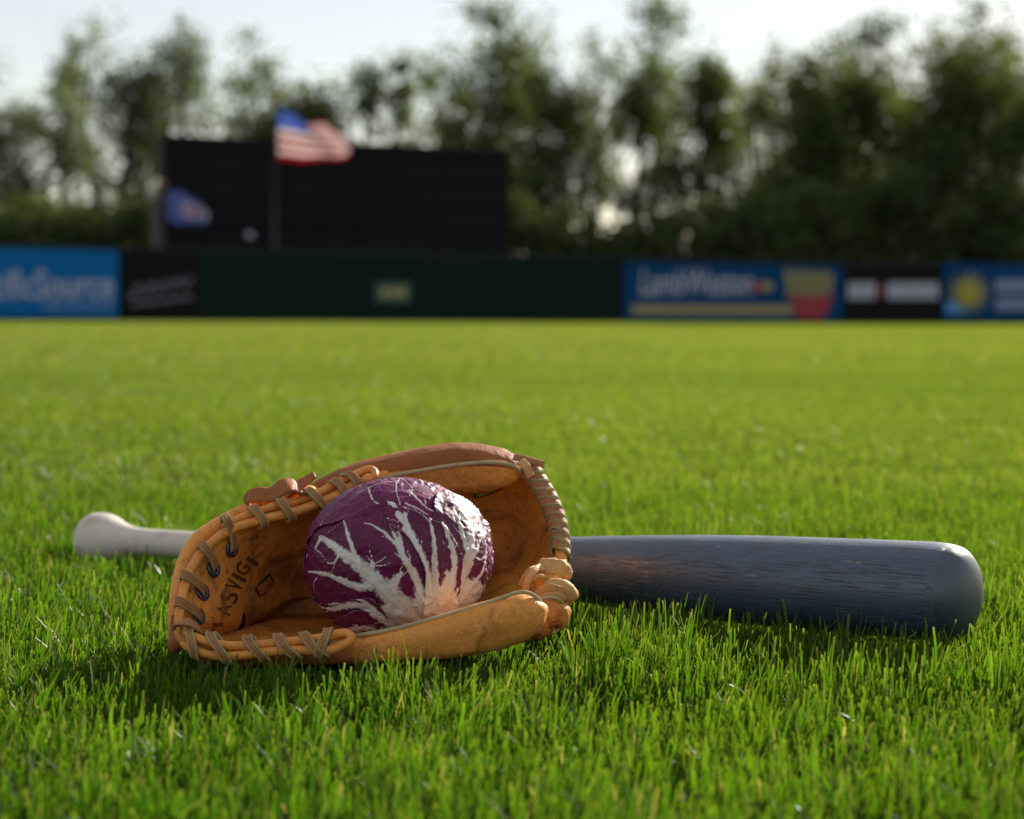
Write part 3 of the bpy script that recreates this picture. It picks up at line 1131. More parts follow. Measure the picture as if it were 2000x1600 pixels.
def wrap(px, py, y, tang_px, a, b_, tilt, width=0.0046, lean=0.0, seed=0):
    """a lace wrapped round the cords at a picture place; tang_px: cord direction in the picture"""
    c = P(px, py, y)
    q = P(px + tang_px[0], py + tang_px[1], y + tang_px[2])
    T = nrm(q - c)
    n1 = nrm(np.cross(T, (0, -1, 0.25)))         # across, in the picture
    n2 = np.cross(n1, T)
    r = np.random.default_rng(seed)
    N = 36
    ang = np.linspace(0, 2 * math.pi, N, endpoint=False)
    path, ups = [], []
    for t in ang:
        rad = n1 * math.cos(t) * a + n2 * math.sin(t) * b_
        path.append(c + rad + T * (tilt * math.cos(t) + 0.0006 * math.sin(2 * t + seed)))
        ups.append(nrm(n1 * math.cos(t) / a + n2 * math.sin(t) / b_))
    w = width * (1 + 0.10 * np.sin(ang * 3 + seed))
    V, Fc = sweep(np.array(path), w / 2, 0.0008, np.array(ups), 12, True, 0.4)
    o = obj('lace', V, Fc, M['lace'], GL)
    # pale raw edges of the lace
    for sgn in (-1, 1):
        pe = np.array(path) + sgn * np.cross(np.array(ups), nrm(np.roll(path, -1, 0) - np.roll(path, 1, 0))) * (w / 2)[:, None]
        V, Fc = sweep(pe, 0.0007, 0.0012, np.array(ups), 8, True)
        obj('raw_edge', V, Fc, M['lace_edge'], o)


for k, (px, py, y, tg, a, b_, ti) in enumerate([
    (504, 1009, 1.255, (50, -18, 0.008), 0.0078, 0.0048, 0.0012),
    (557, 996, 1.263, (50, -16, 0.008), 0.0082, 0.0048, 0.0016),
    (618, 978, 1.277, (45, -22, 0.010), 0.0100, 0.0050, 0.0028),
    (663, 955, 1.291, (40, -24, 0.010), 0.0080, 0.0050, 0.0020),
    (688, 941, 1.297, (40, -22, 0.010), 0.0076, 0.0050, 0.0014),
    (378, 1254, 1.176, (30, 14, -0.004), 0.0088, 0.0050, 0.0070),
    (430, 1266, 1.171, (40, 6, -0.003), 0.0086, 0.0050, 0.0075),
    (501, 1267, 1.167, (50, -2, -0.002), 0.0080, 0.0050, 0.0060),
    (560, 1262, 1.166, (50, -6, -0.002), 0.0080, 0.0050, 0.0060),
    (612, 1259, 1.164, (50, -8, -0.002), 0.0082, 0.0050, 0.0060),
    (633, 1256, 1.163, (50, -8, -0.002), 0.0082, 0.0050, -0.0040),
]):
    wrap(px, py, y, tg, a, b_, ti, seed=k)

# eyelets with laces that come over the rim
for k, (ex, ey, tx, ty, ty_y) in enumerate([(451, 1072, 441, 1016, 1.245), (415, 1111, 395, 1070, 1.226), (394, 1157, 361, 1128, 1.206), (386, 1205, 350, 1180, 1.192)]):
    c, nn = onpalm(ex, ey, 0.0012)
    e1 = nrm(np.cross(nn, (0, 0, 1)))
    e2 = np.cross(nn, e1)
    a = np.linspace(0, 2 * math.pi, 28, endpoint=False)
    ring = np.array([c + e1 * 0.0044 * math.cos(t) + e2 * 0.0044 * math.sin(t) for t in a])
    V, Fc = sweep(ring, 0.0015, 0.0010, nn, 10, True)
    ey_o = obj('eyelet', V, Fc, M['eyelet'], GL)
    disc = [c - nn * 0.0004] + [c - nn * 0.0004 + e1 * 0.0038 * math.cos(t) + e2 * 0.0038 * math.sin(t) for t in a]
    obj('hole', disc, [(0, 1 + i, 1 + (i + 1) % 28) for i in range(28)], M['hole'], ey_o)
    rimp = P(tx, ty, ty_y - 0.002)
    back = P(tx - 4, ty + 6, ty_y + 0.018)
    over = rimp + nrm(rimp - c) * 0.0014 + np.array((0, -0.003, 0.002))
    mid = (c + rimp) / 2 + nn * 0.0034
    path = catmull(np.array([c - nn * 0.003, c + nn * 0.0012, mid, over, back]), 30)
    T = nrm(np.gradient(path, axis=0))
    side = nrm(np.cross(nrm(rimp - c), nn))
    ups = np.cross(side, T)
    wv = 0.0058 - 0.0010 * np.linspace(1, 0, 30)
    V, Fc = sweep(path, wv / 2, 0.0009, ups, 12, False, 0.4)
    lo = obj('lace', V, Fc, M['lace'], GL)
    for sgn in (-1, 1):
        V, Fc = sweep(path + sgn * side * (wv / 2)[:, None], 0.00055, 0.0011, ups, 8)
        obj('raw_edge', V, Fc, M['lace_edge'], lo)
# lace at the lower left corner
path = catmull(PP([(344, 1228, 1.186), (352, 1216, 1.177), (372, 1217, 1.175), (392, 1232, 1.180), (398, 1245, 1.188)]), 26)
ribbon('lace', path, 0.006, 0.0017, np.tile((0.15, -0.55, 0.8), (26, 1)), M['lace'])


# padded fingers
def pad(name, rows, depth_r, mats, split=None, n=70, nseg=36, up_tilt=(0, -0.25, 1)):
    """rows: (px, top, bottom, y): picture outline of a stuffed finger at depth y"""
    rows = np.array(rows, float)
    r = catmull(rows, n)
    path = np.array([P(q[0], (q[1] + q[2]) / 2, q[3]) for q in r])
    hh = np.array([abs(q[2] - q[1]) / 2 / F * q[3] for q in r])
    V, Fc = sweep(path, np.minimum(depth_r, hh * 1.1), hh, up_tilt, nseg, power=0.74)
    s = np.repeat(np.linspace(0, 1, n), nseg)
    a = np.tile(np.arange(nseg), n)
    cen = np.repeat(path, nseg, 0)
    V = cen + (V - cen) * (1 + 0.06 * (fbm(s * 16, a * 0.3, 11) - 0.5)[:, None] * 2)
    idx = None
    if split is not None:
        # split: angle range that takes the second material
        idx = []
        for f in Fc:
            k = (f[0] % nseg + 0.5) / nseg * 2 * math.pi
            idx.append(1 if split[0] < k < split[1] else 0)
    return obj(name, V, Fc, None, GL, True, mats, idx), path, hh


# upper finger
TOPF = [(600, 958, 972, 1.322), (625, 938, 968, 1.324), (680, 912, 962, 1.328), (740, 894, 962, 1.332), (820, 877, 962, 1.336), (890, 868, 962, 1.338), (950, 871, 958, 1.336), (990, 884, 950, 1.333), (1010, 897, 942, 1.331), (1020, 914, 926, 1.330)]
# sweep frame: side = T x up; T points right, up z -> side points to +y*-1 (toward camera): angle 0 faces the camera
pad('finger', TOPF, 0.020, [M['leather'], M['leather_brown']], (0.42, math.pi * 1.1))
tube('welting', [(735, 935, 1.311), (790, 925, 1.312), (850, 914, 1.314), (910, 906, 1.316), (960, 903, 1.316), (990, 906, 1.316), (1008, 914, 1.319), (1017, 926, 1.324)], 0.0014, M['piping'], seed=8)
# front thumb
THUMB = [(640, 1262, 1276, 1.190), (670, 1250, 1288, 1.184), (700, 1241, 1296, 1.181), (760, 1231, 1291, 1.178), (830, 1212, 1287, 1.176), (900, 1192, 1281, 1.174), (960, 1174, 1270, 1.173), (1010, 1158, 1252, 1.173), (1040, 1160, 1232, 1.174), (1056, 1172, 1212, 1.176), (1062, 1186, 1196, 1.178)]
pad('thumb', THUMB, 0.013, [M['leather']])
tube('welting', [(685, 1243, 1.176), (750, 1233, 1.174), (830, 1213, 1.172), (900, 1193, 1.170), (960, 1175, 1.168), (1010, 1158, 1.167), (1036, 1160, 1.168), (1054, 1174, 1.170), (1062, 1194, 1.172), (1054, 1214, 1.170), (1030, 1238, 1.168), (995, 1256, 1.167), (950, 1268, 1.167), (900, 1277, 1.168)], 0.0013, M['piping'], n=120, seed=9)
# second finger tip behind the thumb
pad('finger', [(900, 1215, 1262, 1.215), (960, 1190, 1262, 1.213), (1020, 1172, 1254, 1.213), (1060, 1165, 1244, 1.214), (1090, 1168, 1228, 1.216), (1104, 1182, 1210, 1.219), (1107, 1192, 1199, 1.221)], 0.011, [M['leather']])
tube('welting', [(1050, 1170, 1.203), (1080, 1167, 1.205), (1098, 1176, 1.209), (1106, 1195, 1.214), (1096, 1222, 1.209), (1078, 1238, 1.205)], 0.0011, M['piping'], seed=10)
# inner liner strip between the upper finger and web
tube('web_edge', [(1022, 905, 1.330), (1048, 930, 1.328), (1068, 960, 1.320), (1084, 1000, 1.310), (1092, 1045, 1.297), (1096, 1090, 1.280), (1090, 1130, 1.258)], 0.0042, M['leather'], seed=12)
# spiral lacing over the web edge
for k, (px, py, y, tg) in enumerate([(1034, 918, 1.328, (20, 22, 0)), (1047, 936, 1.326, (16, 24, -0.004)), (1058, 953, 1.322, (15, 24, -0.005)), (1068, 970, 1.317, (13, 24, -0.006)),
                                     (1076, 987, 1.312, (10, 25, -0.007)), (1083, 1004, 1.308, (8, 26, -0.007)), (1088, 1021, 1.303, (6, 26, -0.008)), (1091, 1038, 1.298, (4, 26, -0.008)),
                                     (1093, 1058, 1.292, (3, 26, -0.009)), (1094, 1076, 1.286, (1, 26, -0.009))]):
    wrap(px, py, y, tg, 0.0062, 0.0064, -0.0032, 0.0056, seed=20 + k)
# strap tail at the top right
ribbon('strap_tail', catmull(PP([(1003, 893, 1.324), (1022, 896, 1.322), (1042, 902, 1.322), (1063, 908, 1.322)]), 16), 0.0052, 0.0020, np.tile((0, -0.8, 0.6), (16, 1)), M['lace'])
ribbon('strap_tail', catmull(PP([(1016, 900, 1.316), (1028, 912, 1.314), (1036, 930, 1.316)]), 14), 0.0062, 0.0020, np.tile((0.4, -0.9, 0.2), (14, 1)), M['lace_pale'])


def knot(pts, r, mat, flat=0.7, seed=0, name='knot'):
    n = 40
    path = catmull(PP(pts), n)
    s = np.linspace(0, 1, n)
    rr = r * (0.35 + 0.65 * np.sin(np.clip(s * 1.02, 0, 1) * math.pi) ** 0.6) * (1 + 0.22 * (fbm(s * 9, s * 0, seed) - 0.5))
    V, Fc = sweep(path, rr, rr * flat, (0, -1, 0.4), 16)
    o = obj(name, V, Fc, mat, GL)
    return o


def puff(pts, r, mat, seed=0, name='knot', amp=0.32, flat=0.8):
    n, m = 46, 22
    path = catmull(PP(pts), n)
    sv = np.linspace(0, 1, n)
    rr = r * np.clip(np.minimum(sv, 1 - sv) * 5.5, 0.03, 1) ** 0.5
    V, Fc = sweep(path, rr, rr * flat, (0, -1, 0.4), m)
    S, A_ = np.repeat(sv, m), np.tile(np.linspace(0, 2 * math.pi, m, endpoint=False), n)
    c = np.repeat(path, m, 0)
    f = 1 + amp * (fbm(S * 7 + 3, np.cos(A_) * 1.6 + seed * 5, seed, 3) - 0.5) + amp * (fbm(S * 7, np.sin(A_) * 1.6 + seed * 9, seed + 4, 3) - 0.5)
    return obj(name, c + (V - c) * f[:, None], Fc, mat, GL)


def strip(pts, w, mat, up=(0.1, -0.9, 0.4), th=0.0015, name='lace'):
    path = catmull(PP(pts), 28)
    sv = np.linspace(0, 1, 28)
    ww = w / 2 * (0.85 + 0.3 * fbm(sv * 6, sv * 0 + pts[0][0], 2))
    V, Fc = sweep(path, ww, th / 2, np.tile(up, (28, 1)), 12, False, 0.55)
    return obj(name, V, Fc, mat, GL)


puff([(1050, 1116, 1.246), (1066, 1108, 1.240), (1084, 1109, 1.238), (1098, 1118, 1.240), (1100, 1134, 1.246)], 0.0062, M['lace_pale'], 1)
puff([(1058, 1158, 1.226), (1078, 1150, 1.220), (1096, 1150, 1.219), (1110, 1160, 1.222), (1112, 1176, 1.228)], 0.0062, M['lace_pale'], 2)
puff([(1046, 1140, 1.238), (1062, 1136, 1.234), (1082, 1136, 1.234), (1100, 1140, 1.238)], 0.0048, M['leather'], 3)
puff([(1107, 1131, 1.238), (1110, 1123, 1.237), (1114, 1121, 1.238)], 0.0026, M['lace_pale'], 4)
strip([(1026, 1154, 1.224), (1030, 1136, 1.222), (1040, 1118, 1.224), (1052, 1109, 1.230), (1064, 1108, 1.236)], 0.0046, M['lace_pale'])
strip([(1017, 1144, 1.228), (1024, 1128, 1.228), (1036, 1113, 1.232), (1048, 1108, 1.238)], 0.0036, M['lace_tan'])
strip([(1034, 1136, 1.226), (1046, 1128, 1.222), (1060, 1126, 1.222), (1072, 1131, 1.226), (1080, 1138, 1.230)], 0.0040, M['lace_tan'], (0, -0.5, 0.85), 0.0022)
strip([(1048, 1164, 1.212), (1060, 1152, 1.210), (1076, 1148, 1.210), (1094, 1152, 1.212), (1106, 1160, 1.216)], 0.0050, M['lace_tan'])
strip([(1052, 1168, 1.211), (1068, 1160, 1.209), (1088, 1160, 1.210), (1104, 1170, 1.214)], 0.0034, M['lace_pale'])
puff([(1024, 1246, 1.200), (1036, 1236, 1.195), (1050, 1238, 1.195), (1058, 1250, 1.198)], 0.0034, M['leather_brown'], 7, amp=0.9)
puff([(1072, 1226, 1.206), (1086, 1217, 1.203), (1098, 1224, 1.206)], 0.0024, M['leather_brown'], 8, amp=0.9)

# wrist strap curl behind the upper cords
ribbon('wrist_strap', catmull(PP([(484, 992, 1.276), (486, 972, 1.272), (502, 966, 1.270), (528, 966, 1.270), (546, 956, 1.270), (562, 947, 1.272), (582, 953, 1.276), (592, 968, 1.282)]), 40), 0.0150, 0.0022, np.tile((-0.15, -0.55, 0.8), (40, 1)), M['leather_brown'])
tb = catmull(PP([(560, 962, 1.288), (580, 950, 1.288), (600, 938, 1.288), (615, 927, 1.288)]), 20)
V, Fc = sweep(tb, np.linspace(0.0075, 0.0035, 20), 0.0011, np.tile((-0.3, -0.55, 0.8), (20, 1)), 12, False, 0.45)
obj('wrist_strap', V, Fc, M['leather_brown'], GL)


def decal_line(name, pts, w, mat, n=30, lift=0.0007, parent=palm, th=0.0005):
    q = catmull(np.array(pts, float), n)
    hit = [onpalm(x, y, lift) for x, y in q]
    path = np.array([h[0] for h in hit])
    ups = np.array([h[1] for h in hit])
    V, Fc = sweep(path, w, th, ups, 8, False, 0.7)
    return obj(name, V, Fc, mat, parent)


# slots, creases, stitches and the stamped lettering on the heel pad
decal_line('lace_slot', [(501, 1158), (514, 1146), (530, 1128)], 0.0042, M['hole'], lift=0.0002)
decal_line('lace', [(503, 1157), (514, 1147), (526, 1133)], 0.0034, M['leather_brown'], lift=0.0012, th=0.0009)
decal_line('lace_slot', [(472, 1226), (475, 1212), (477, 1200)], 0.0034, M['hole'], lift=0.0002)
decal_line('lace', [(905, 956), (890, 960), (872, 966)], 0.0014, M['lace_edge'], lift=0.0015, th=0.0009)
decal_line('lace', [(982, 944), (960, 955), (930, 966)], 0.0016, M['lace_edge'], lift=0.0015, th=0.0009)
decal_line('lace_slot', [(985, 947), (958, 960), (926, 970)], 0.0024, M['hole'], lift=0.0005)


def stitches(pts, n, w, gap=0.45):
    q = catmull(np.array(pts, float), n * 2)
    mb = MB()
    for i in range(n):
        a, na = onpalm(*q[2 * i], 0.0004)
        b_, nb = onpalm(*(q[2 * i] + (q[2 * i + 1] - q[2 * i]) * 1.1), 0.0004)
        V, Fc = sweep(np.array([a, (a + b_) / 2 + na * 0.0003, b_]), w, w, na, 5)
        mb.add(V, Fc)
    o = mb.build('stitching', M['thread'], palm, True)
    tag(o, kind='stuff')


stitches([(374, 1180), (384, 1140), (404, 1106), (430, 1076), (462, 1048), (500, 1030), (545, 1018)], 40, 0.00035)
stitches([(987, 957), (994, 990), (1002, 1028), (1009, 1060), (1016, 1092)], 26, 0.0004)
stitches([(994, 957), (1001, 990), (1009, 1028), (1016, 1060), (1023, 1092)], 26, 0.0004)


def stamp(txt, px, py, ang, hpx, wpx):
    V, Fc = text_mesh(txt, 0, 0.012)
    # refine so that the letters follow the curved pad
    bm = bmesh.new()
    vs = [bm.verts.new((*v[:2], 0)) for v in V]
    for f in Fc:
        try:
            bm.faces.new([vs[i] for i in f])
        except ValueError:
            pass
    bmesh.ops.triangulate(bm, faces=bm.faces[:])
    w, h = V[:, 0].max(), V[:, 1].max()
    ca, sa = math.cos(ang), math.sin(ang)
    bm.verts.index_update()
    W = []
    for v in bm.verts:
        x, y = (v.co.x / w - 0.5) * wpx, (v.co.y / h - 0.5) * hpx
        X, Y = px + x * ca - y * sa, py - (x * sa + y * ca)
        W.append(onpalm(X, Y, 0.00055)[0])
    Fc = [tuple(q.index for q in f.verts) for f in bm.faces]
    bm.free()
    obj('lettering', W, Fc, M['ink'], palm, False)


for ch, px, py, ang, hp, wp in (('T', 424, 1220, 92, 22, 30), ('A', 437, 1191, 80, 26, 22), ('S', 447, 1166, 72, 34, 22), ('V', 457, 1143, 66, 34, 18),
                                ('I', 466, 1128, 62, 30, 7), ('G', 473, 1111, 60, 28, 22), ('1', 492, 1096, 56, 24, 9)):
    stamp(ch, px, py, math.radians(ang), hp, wp)

# ------------------------------------------------------------------ radicchio
ZC = (972.0, 830.0)
ZRX, ZRY = 812.0, 685.0
RC = P(778.7, 1086.7, 1.248)
RW = nrm(CAMP - RC)
RR = nrm(np.cross((0, 0, 1), RW))
RU = np.cross(RW, RR)
SCALE = 1.248 / F / 4.445
RAD = np.array((ZRX * SCALE, ZRY * SCALE, 0.0600))
RAD_ROOT = empty('radicchio', (RC[0], RC[1], RC[2] - RAD[1]))
tag(RAD_ROOT, 'round purple radicchio head with white veins resting in the glove pocket', 'radicchio')


def ang2(pts):
    """zoom picture places -> angular coordinates on the head"""
    p = np.asarray(pts, float)
    u, v = (p[..., 0] - ZC[0]) / ZRX, (ZC[1] - p[..., 1]) / ZRY
    r = np.hypot(u, v) + 1e-9
    th = np.where(r < 0.985, np.arcsin(np.clip(r, 0, 0.985)), 1.397 + (r - 0.985) * 2.2)
    return np.stack([u / r * th, v / r * th], -1)


def head_pos(A, lift):
    th = np.hypot(A[:, 0], A[:, 1]) + 1e-9
    du, dv = A[:, 0] / th, A[:, 1] / th
    D = np.stack([np.sin(th) * du, np.sin(th) * dv, np.cos(th)], 1)
    # slightly uneven head
    bul = 1 + 0.022 * (fbm(A[:, 0] * 1.3 + 5, A[:, 1] * 1.3, 21, 2) - 0.5) * 2
    L = D * RAD * bul[:, None]
    N = nrm(D / RAD)
    L = L + N * np.asarray(lift)[:, None]
    return RC + L[:, :1] * RR + L[:, 1:2] * RU + L[:, 2:3] * RW


def seg_dist(A, pts, w0, w1):
    """signed closeness to a tapering vein: returns mask 0..1"""
    q = np.asarray(pts)
    L = np.concatenate([[0], np.cumsum(np.linalg.norm(np.diff(q, axis=0), axis=1))])
    best = np.full(len(A), -9.0)
    for i in range(len(q) - 1):
        d = q[i + 1] - q[i]
        t = np.clip(((A - q[i]) @ d) / (d @ d + 1e-12), 0, 1)
        dist = np.linalg.norm(A - (q[i] + t[:, None] * d), axis=1)
        f = (L[i] + t * (L[i + 1] - L[i])) / L[-1]
        w = w0 + (w1 - w0) * f
        best = np.maximum(best, 1 - dist / w)
    return best


def in_poly(A, poly):
    x, y = A[:, 0], A[:, 1]
    ins = np.zeros(len(A), bool)
    j = len(poly) - 1
    for i in range(len(poly)):
        xi, yi = poly[i]
        xj, yj = poly[j]
        c = ((yi > y) != (yj > y)) & (x < (xj - xi) * (y - yi) / (yj - yi + 1e-12) + xi)
        ins ^= c
        j = i
    return ins


def radicchio_mat():
    t = NT('radicchio_leaf')
    co = t.coords()
    w = t.attr('white')
    g = t.attr('tone')
    pur = t.mix(g, (0.100, 0.0020, 0.034), (0.23, 0.016, 0.120))
    pur = t.mix(t.ramp(t.noise(co, 90, 5, 0.6), [(0.35, 0), (0.7, 0.6)]), pur, (0.085, 0.005, 0.046))
    vv = t.n('TexVoronoi', feature='DISTANCE_TO_EDGE')
    t.link(t.mix(0.02, co, t.noise(co, 60, 4, 0.6, 0.0, 'Color')), vv.inputs['Vector'])
    vv.inputs['Scale'].default_value = 130
    net = t.ramp(vv.outputs['Distance'], [(0.0, 0.34), (0.035, 0.0)])
    pur = t.mix(t.math('MULTIPLY', net, t.ramp(t.noise(co, 40, 3), [(0.42, 0), (0.6, 1)])), pur, (0.42, 0.16, 0.30))
    fine = t.ramp(t.noise(co, 300, 4, 0.65), [(0.55, 0), (0.75, 0.22)])
    pur = t.mix(fine, pur, (0.25, 0.10, 0.18))
    cream = t.mix(t.noise(co, 120, 5, 0.6), (0.74, 0.70, 0.66), (0.88, 0.86, 0.84))
    sm = t.attr('smudge')
    cream = t.mix(t.math('MULTIPLY', sm, t.ramp(t.noise(co, 380, 5, 0.75), [(0.56, 0), (0.74, 0.75)])), cream, (0.24, 0.15, 0.17))
    cream = t.mix(t.ramp(t.attr('streak'), [(0.5, 0), (0.85, 0.5)]), cream, (0.52, 0.42, 0.40))
    cream = t.mix(t.math('MULTIPLY', t.ramp(t.noise(co, 60, 3), [(0.45, 0), (0.7, 0.2)]), 1.0), cream, (0.66, 0.48, 0.50))
    wj = t.math('ADD', w, t.math('MULTIPLY', t.math('SUBTRACT', t.noise(co, 700, 3), 0.5), 0.35))
    col = t.mix(t.ramp(wj, [(0.18, 0), (0.42, 0.35), (0.62, 0.8), (0.9, 1)]), pur, cream)
    h = t.math('ADD', t.noise(co, 260, 5, 0.6, 0.6), t.math('MULTIPLY', t.noise(co, 1400, 3), 0.35))
    nm = t.bump(h, 0.26, 0.0012)
    rough = t.math('ADD', t.math('MULTIPLY', t.noise(co, 70, 4), 0.22), 0.36)
    sh = t.principled(col, rough, 0.38, nm)
    sh = t.mixsh(0.14, sh, t.translucent(t.mix(0.5, col, (0.45, 0.04, 0.22))))
    return t.done(sh)


M['radicchio'] = radicchio_mat()
BASE = ang2([(1270, 1430)])[0]


def leaf(name, poly, veins, lift, zone=None, step=0.0115, tone=0.5, seed=0, edge_lift=0.0013, label=None):
    pa = catmull(ang2(poly), 160, True)
    lo, hi = pa.min(0), pa.max(0)
    gx = np.arange(lo[0], hi[0] + step, step)
    gy = np.arange(lo[1], hi[1] + step, step)
    X, Y = np.meshgrid(gx, gy)
    A = np.stack([X.ravel(), Y.ravel()], 1)
    J = A + 0.02 * np.stack([fbm(A[:, 0] * 9, A[:, 1] * 9, seed) - 0.5, fbm(A[:, 0] * 9, A[:, 1] * 9, seed + 9) - 0.5], 1)
    ins = in_poly(J, pa)
    wob = A + 0.022 * np.stack([fbm(A[:, 0] * 14, A[:, 1] * 14, seed + 3) - 0.5, fbm(A[:, 0] * 14, A[:, 1] * 14, seed + 5) - 0.5], 1)
    vein = np.zeros(len(A))
    ridge = np.zeros(len(A))
    jag = (fbm(A[:, 0] * 34, A[:, 1] * 34, seed + 30, 3) - 0.5)
    rv = np.random.default_rng(seed)
    twigs = []
    for pts, w0, w1 in veins:
        cp = catmull(np.array(pts, float), 30)
        for i in range(5, 29, 3):
            wl = w0 + (w1 - w0) * i / 29
            if wl < 8 or rv.random() < 0.7:
                continue
            d = nrm(cp[i] - cp[i - 2])
            a = rv.choice((-1, 1)) * rv.uniform(0.45, 0.85)
            L = rv.uniform(50, 130)
            ca, sa = math.cos(a), math.sin(a)
            e = np.array((d[0] * ca - d[1] * sa, d[0] * sa + d[1] * ca))
            m_ = cp[i] + e * L * 0.55 + d * L * 0.06
            twigs.append(([tuple(cp[i]), tuple(m_), tuple(cp[i] + e * L + d * L * 0.3)], max(4.0, wl * 0.22), 1.5))
    for pts, w0, w1 in list(veins) + twigs:
        q = ang2(catmull(np.array(pts, float), 26))
        mk = seg_dist(wob, q, w0 * 1.06 / 812, w1 * 1.06 / 812)
        vein = np.maximum(vein, np.clip(0.48 + mk * 1.15 + jag * 1.15, 0, 1) * sstep(-0.8, -0.2, mk))
        ridge = np.maximum(ridge, np.clip(mk, 0, 1))
    smudge = np.zeros(len(A))
    if zone is not None:
        z = zone(A, fbm(A[:, 0] * 7, A[:, 1] * 7, seed + 40, 4), fbm(A[:, 0] * 26, A[:, 1] * 26, seed + 44, 3))
        vein = np.maximum(vein, z)
        smudge = z
    dmin0 = np.full(len(A), 9.0)
    for i in range(0, len(pa), 2):
        dmin0 = np.minimum(dmin0, np.linalg.norm(A - pa[i], axis=1))
    vein = np.maximum(vein, 0.42 * np.exp(-(dmin0 / 0.016) ** 2) * (0.4 + 0.9 * fbm(A[:, 0] * 12, A[:, 1] * 12, seed + 81)))
    tonev = np.clip(tone + 0.9 * (fbm(A[:, 0] * 2.2, A[:, 1] * 2.2, seed + 50, 3) - 0.5), 0, 1)
    # distance to the outline lifts the rim a little
    dmin = np.full(len(A), 9.0)
    for i in range(0, len(pa), 2):
        dmin = np.minimum(dmin, np.linalg.norm(A - pa[i], axis=1))
    rim = np.exp(-(dmin / 0.05) ** 2)
    # ribs spread from the base: long shallow folds
    dB = A - BASE
    phi = np.arctan2(dB[:, 0], dB[:, 1])
    fold = np.sin(phi * 15 + 3 * fbm(A[:, 0] * 2, A[:, 1] * 2, seed + 60)) * np.exp(-np.hypot(dB[:, 0], dB[:, 1]) / 0.8)
    Lf = lift + edge_lift * rim * fbm(A[:, 0] * 5, A[:, 1] * 5, seed + 70) * 1.6 + 0.0004 * ridge + 0.0006 * fold \
        + 0.0030 * (fbm(A[:, 0] * 4, A[:, 1] * 4, seed + 77, 4) - 0.5) - 0.0008 * np.abs(fbm(A[:, 0] * 6, A[:, 1] * 6, seed + 88, 3) - 0.5) * 4
    Vp = head_pos(A, Lf)
    nx = len(gx)
    a = (np.arange(len(gy) - 1)[:, None] * nx + np.arange(nx - 1)[None]).ravel()
    Q = np.stack([a, a + 1, a + 1 + nx, a + nx], 1)
    keep = ins[Q].sum(1) >= 3
    Q = Q[keep]
    used, inv = np.unique(Q, return_inverse=True)
    o = obj(name, Vp[used], inv.reshape(Q.shape), M['radicchio'], RAD_ROOT)
    add_attr(o, 'white', vein[used])
    add_attr(o, 'tone', tonev[used])
    add_attr(o, 'smudge', smudge[used])
    rB = np.hypot(dB[:, 0], dB[:, 1])
    add_attr(o, 'streak', (vnoise(phi * 34 + 90, rB * 2.5, seed) * 0.55 + vnoise(phi * 80 + 90, rB * 4, seed + 2) * 0.45)[used])
    md = o.modifiers.new('thickness', 'SOLIDIFY')
    md.thickness = 0.0007
    md.offset = -1
    return o


def rays(A, c, seed):
    d = A - c
    phi = np.arctan2(d[:, 0], d[:, 1])
    return np.hypot(d[:, 0] * 0.86, d[:, 1]), vnoise(phi * 7 + 30, phi * 0, seed) * 0.6 + vnoise(phi * 19 + 60, np.hypot(d[:, 0], d[:, 1]) * 3, seed + 1) * 0.4


def zone_front(A, n1, n2):
    r, k = rays(A, ang2([(1300, 1420)])[0], 71)
    th = 0.80 + 0.50 * (k - 0.5) + 0.20 * (n1 - 0.5) + 0.16 * (n2 - 0.5)
    return sstep(0.06, -0.06, r - th)


def zone_low(A, n1, n2):
    d = A - ang2([(900, 1500)])[0]
    r = np.hypot(d[:, 0] * 0.8, d[:, 1])
    return sstep(0.05, -0.05, r - (0.42 + 0.3 * (n1 - 0.5) + 0.2 * (n2 - 0.5)))


def zone_right(A, n1, n2):
    d = A - ang2([(1330, 1400)])[0]
    r = np.hypot(d[:, 0] * 0.9, d[:, 1])
    z = sstep(0.05, -0.05, r - (0.86 + 0.34 * (n1 - 0.5) + 0.24 * (n2 - 0.5)))
    e = A - ang2([(1600, 520)])[0]
    r2 = np.hypot(e[:, 0] * 1.5 + e[:, 1] * 0.8, e[:, 1] * 0.8 - e[:, 0] * 0.3)
    return np.maximum(z, sstep(0.05, -0.05, r2 - (0.27 + 0.2 * (n1 - 0.5) + 0.15 * (n2 - 0.5))))


# core of the head: a full closed ball, seen where leaves part and from behind
def core():
    n, m = 120, 90
    V, At = [], []
    for j in range(m + 1):
        th = math.pi * j / m
        for i in range(n):
            p = 2 * math.pi * i / n
            At.append((max(th, 1e-4) * math.cos(p), max(th, 1e-4) * math.sin(p)))
    At = np.array(At)
    Vp = head_pos(At, -0.0004 + 0.0008 * (fbm(At[:, 0] * 4, At[:, 1] * 4, 90, 3) - 0.5))
    Fc = []
    for j in range(m):
        for i in range(n):
            k = (i + 1) % n
            Fc.append((j * n + i, (j + 1) * n + i, (j + 1) * n + k, j * n + k))
    o = obj('head', Vp, Fc, M['radicchio'], RAD_ROOT)
    q = [((math.sin(k) * 0.2 + math.cos(k * 1.3) * 2.8, math.sin(k * 2.1) * 2.6)) for k in range(12)]
    wv = np.zeros(len(At))
    for k in range(14):
        a = k * 0.449
        pts = np.array([(math.cos(a) * r_ , math.sin(a) * r_) for r_ in (1.35, 1.8, 2.3, 2.9)]) + np.array((0.1 * math.sin(3 * k), 0.1 * math.cos(2 * k)))
        wv = np.maximum(wv, np.clip(0.5 + seg_dist(At, pts, 0.015, 0.06) * 1.5, 0, 1))
    add_attr(o, 'white', wv)
    add_attr(o, 'tone', np.clip(0.35 + 0.6 * (fbm(At[:, 0] * 2, At[:, 1] * 2, 91) - 0.5), 0, 1))
    add_attr(o, 'smudge', wv * 0)
    add_attr(o, 'streak', wv * 0)


core()
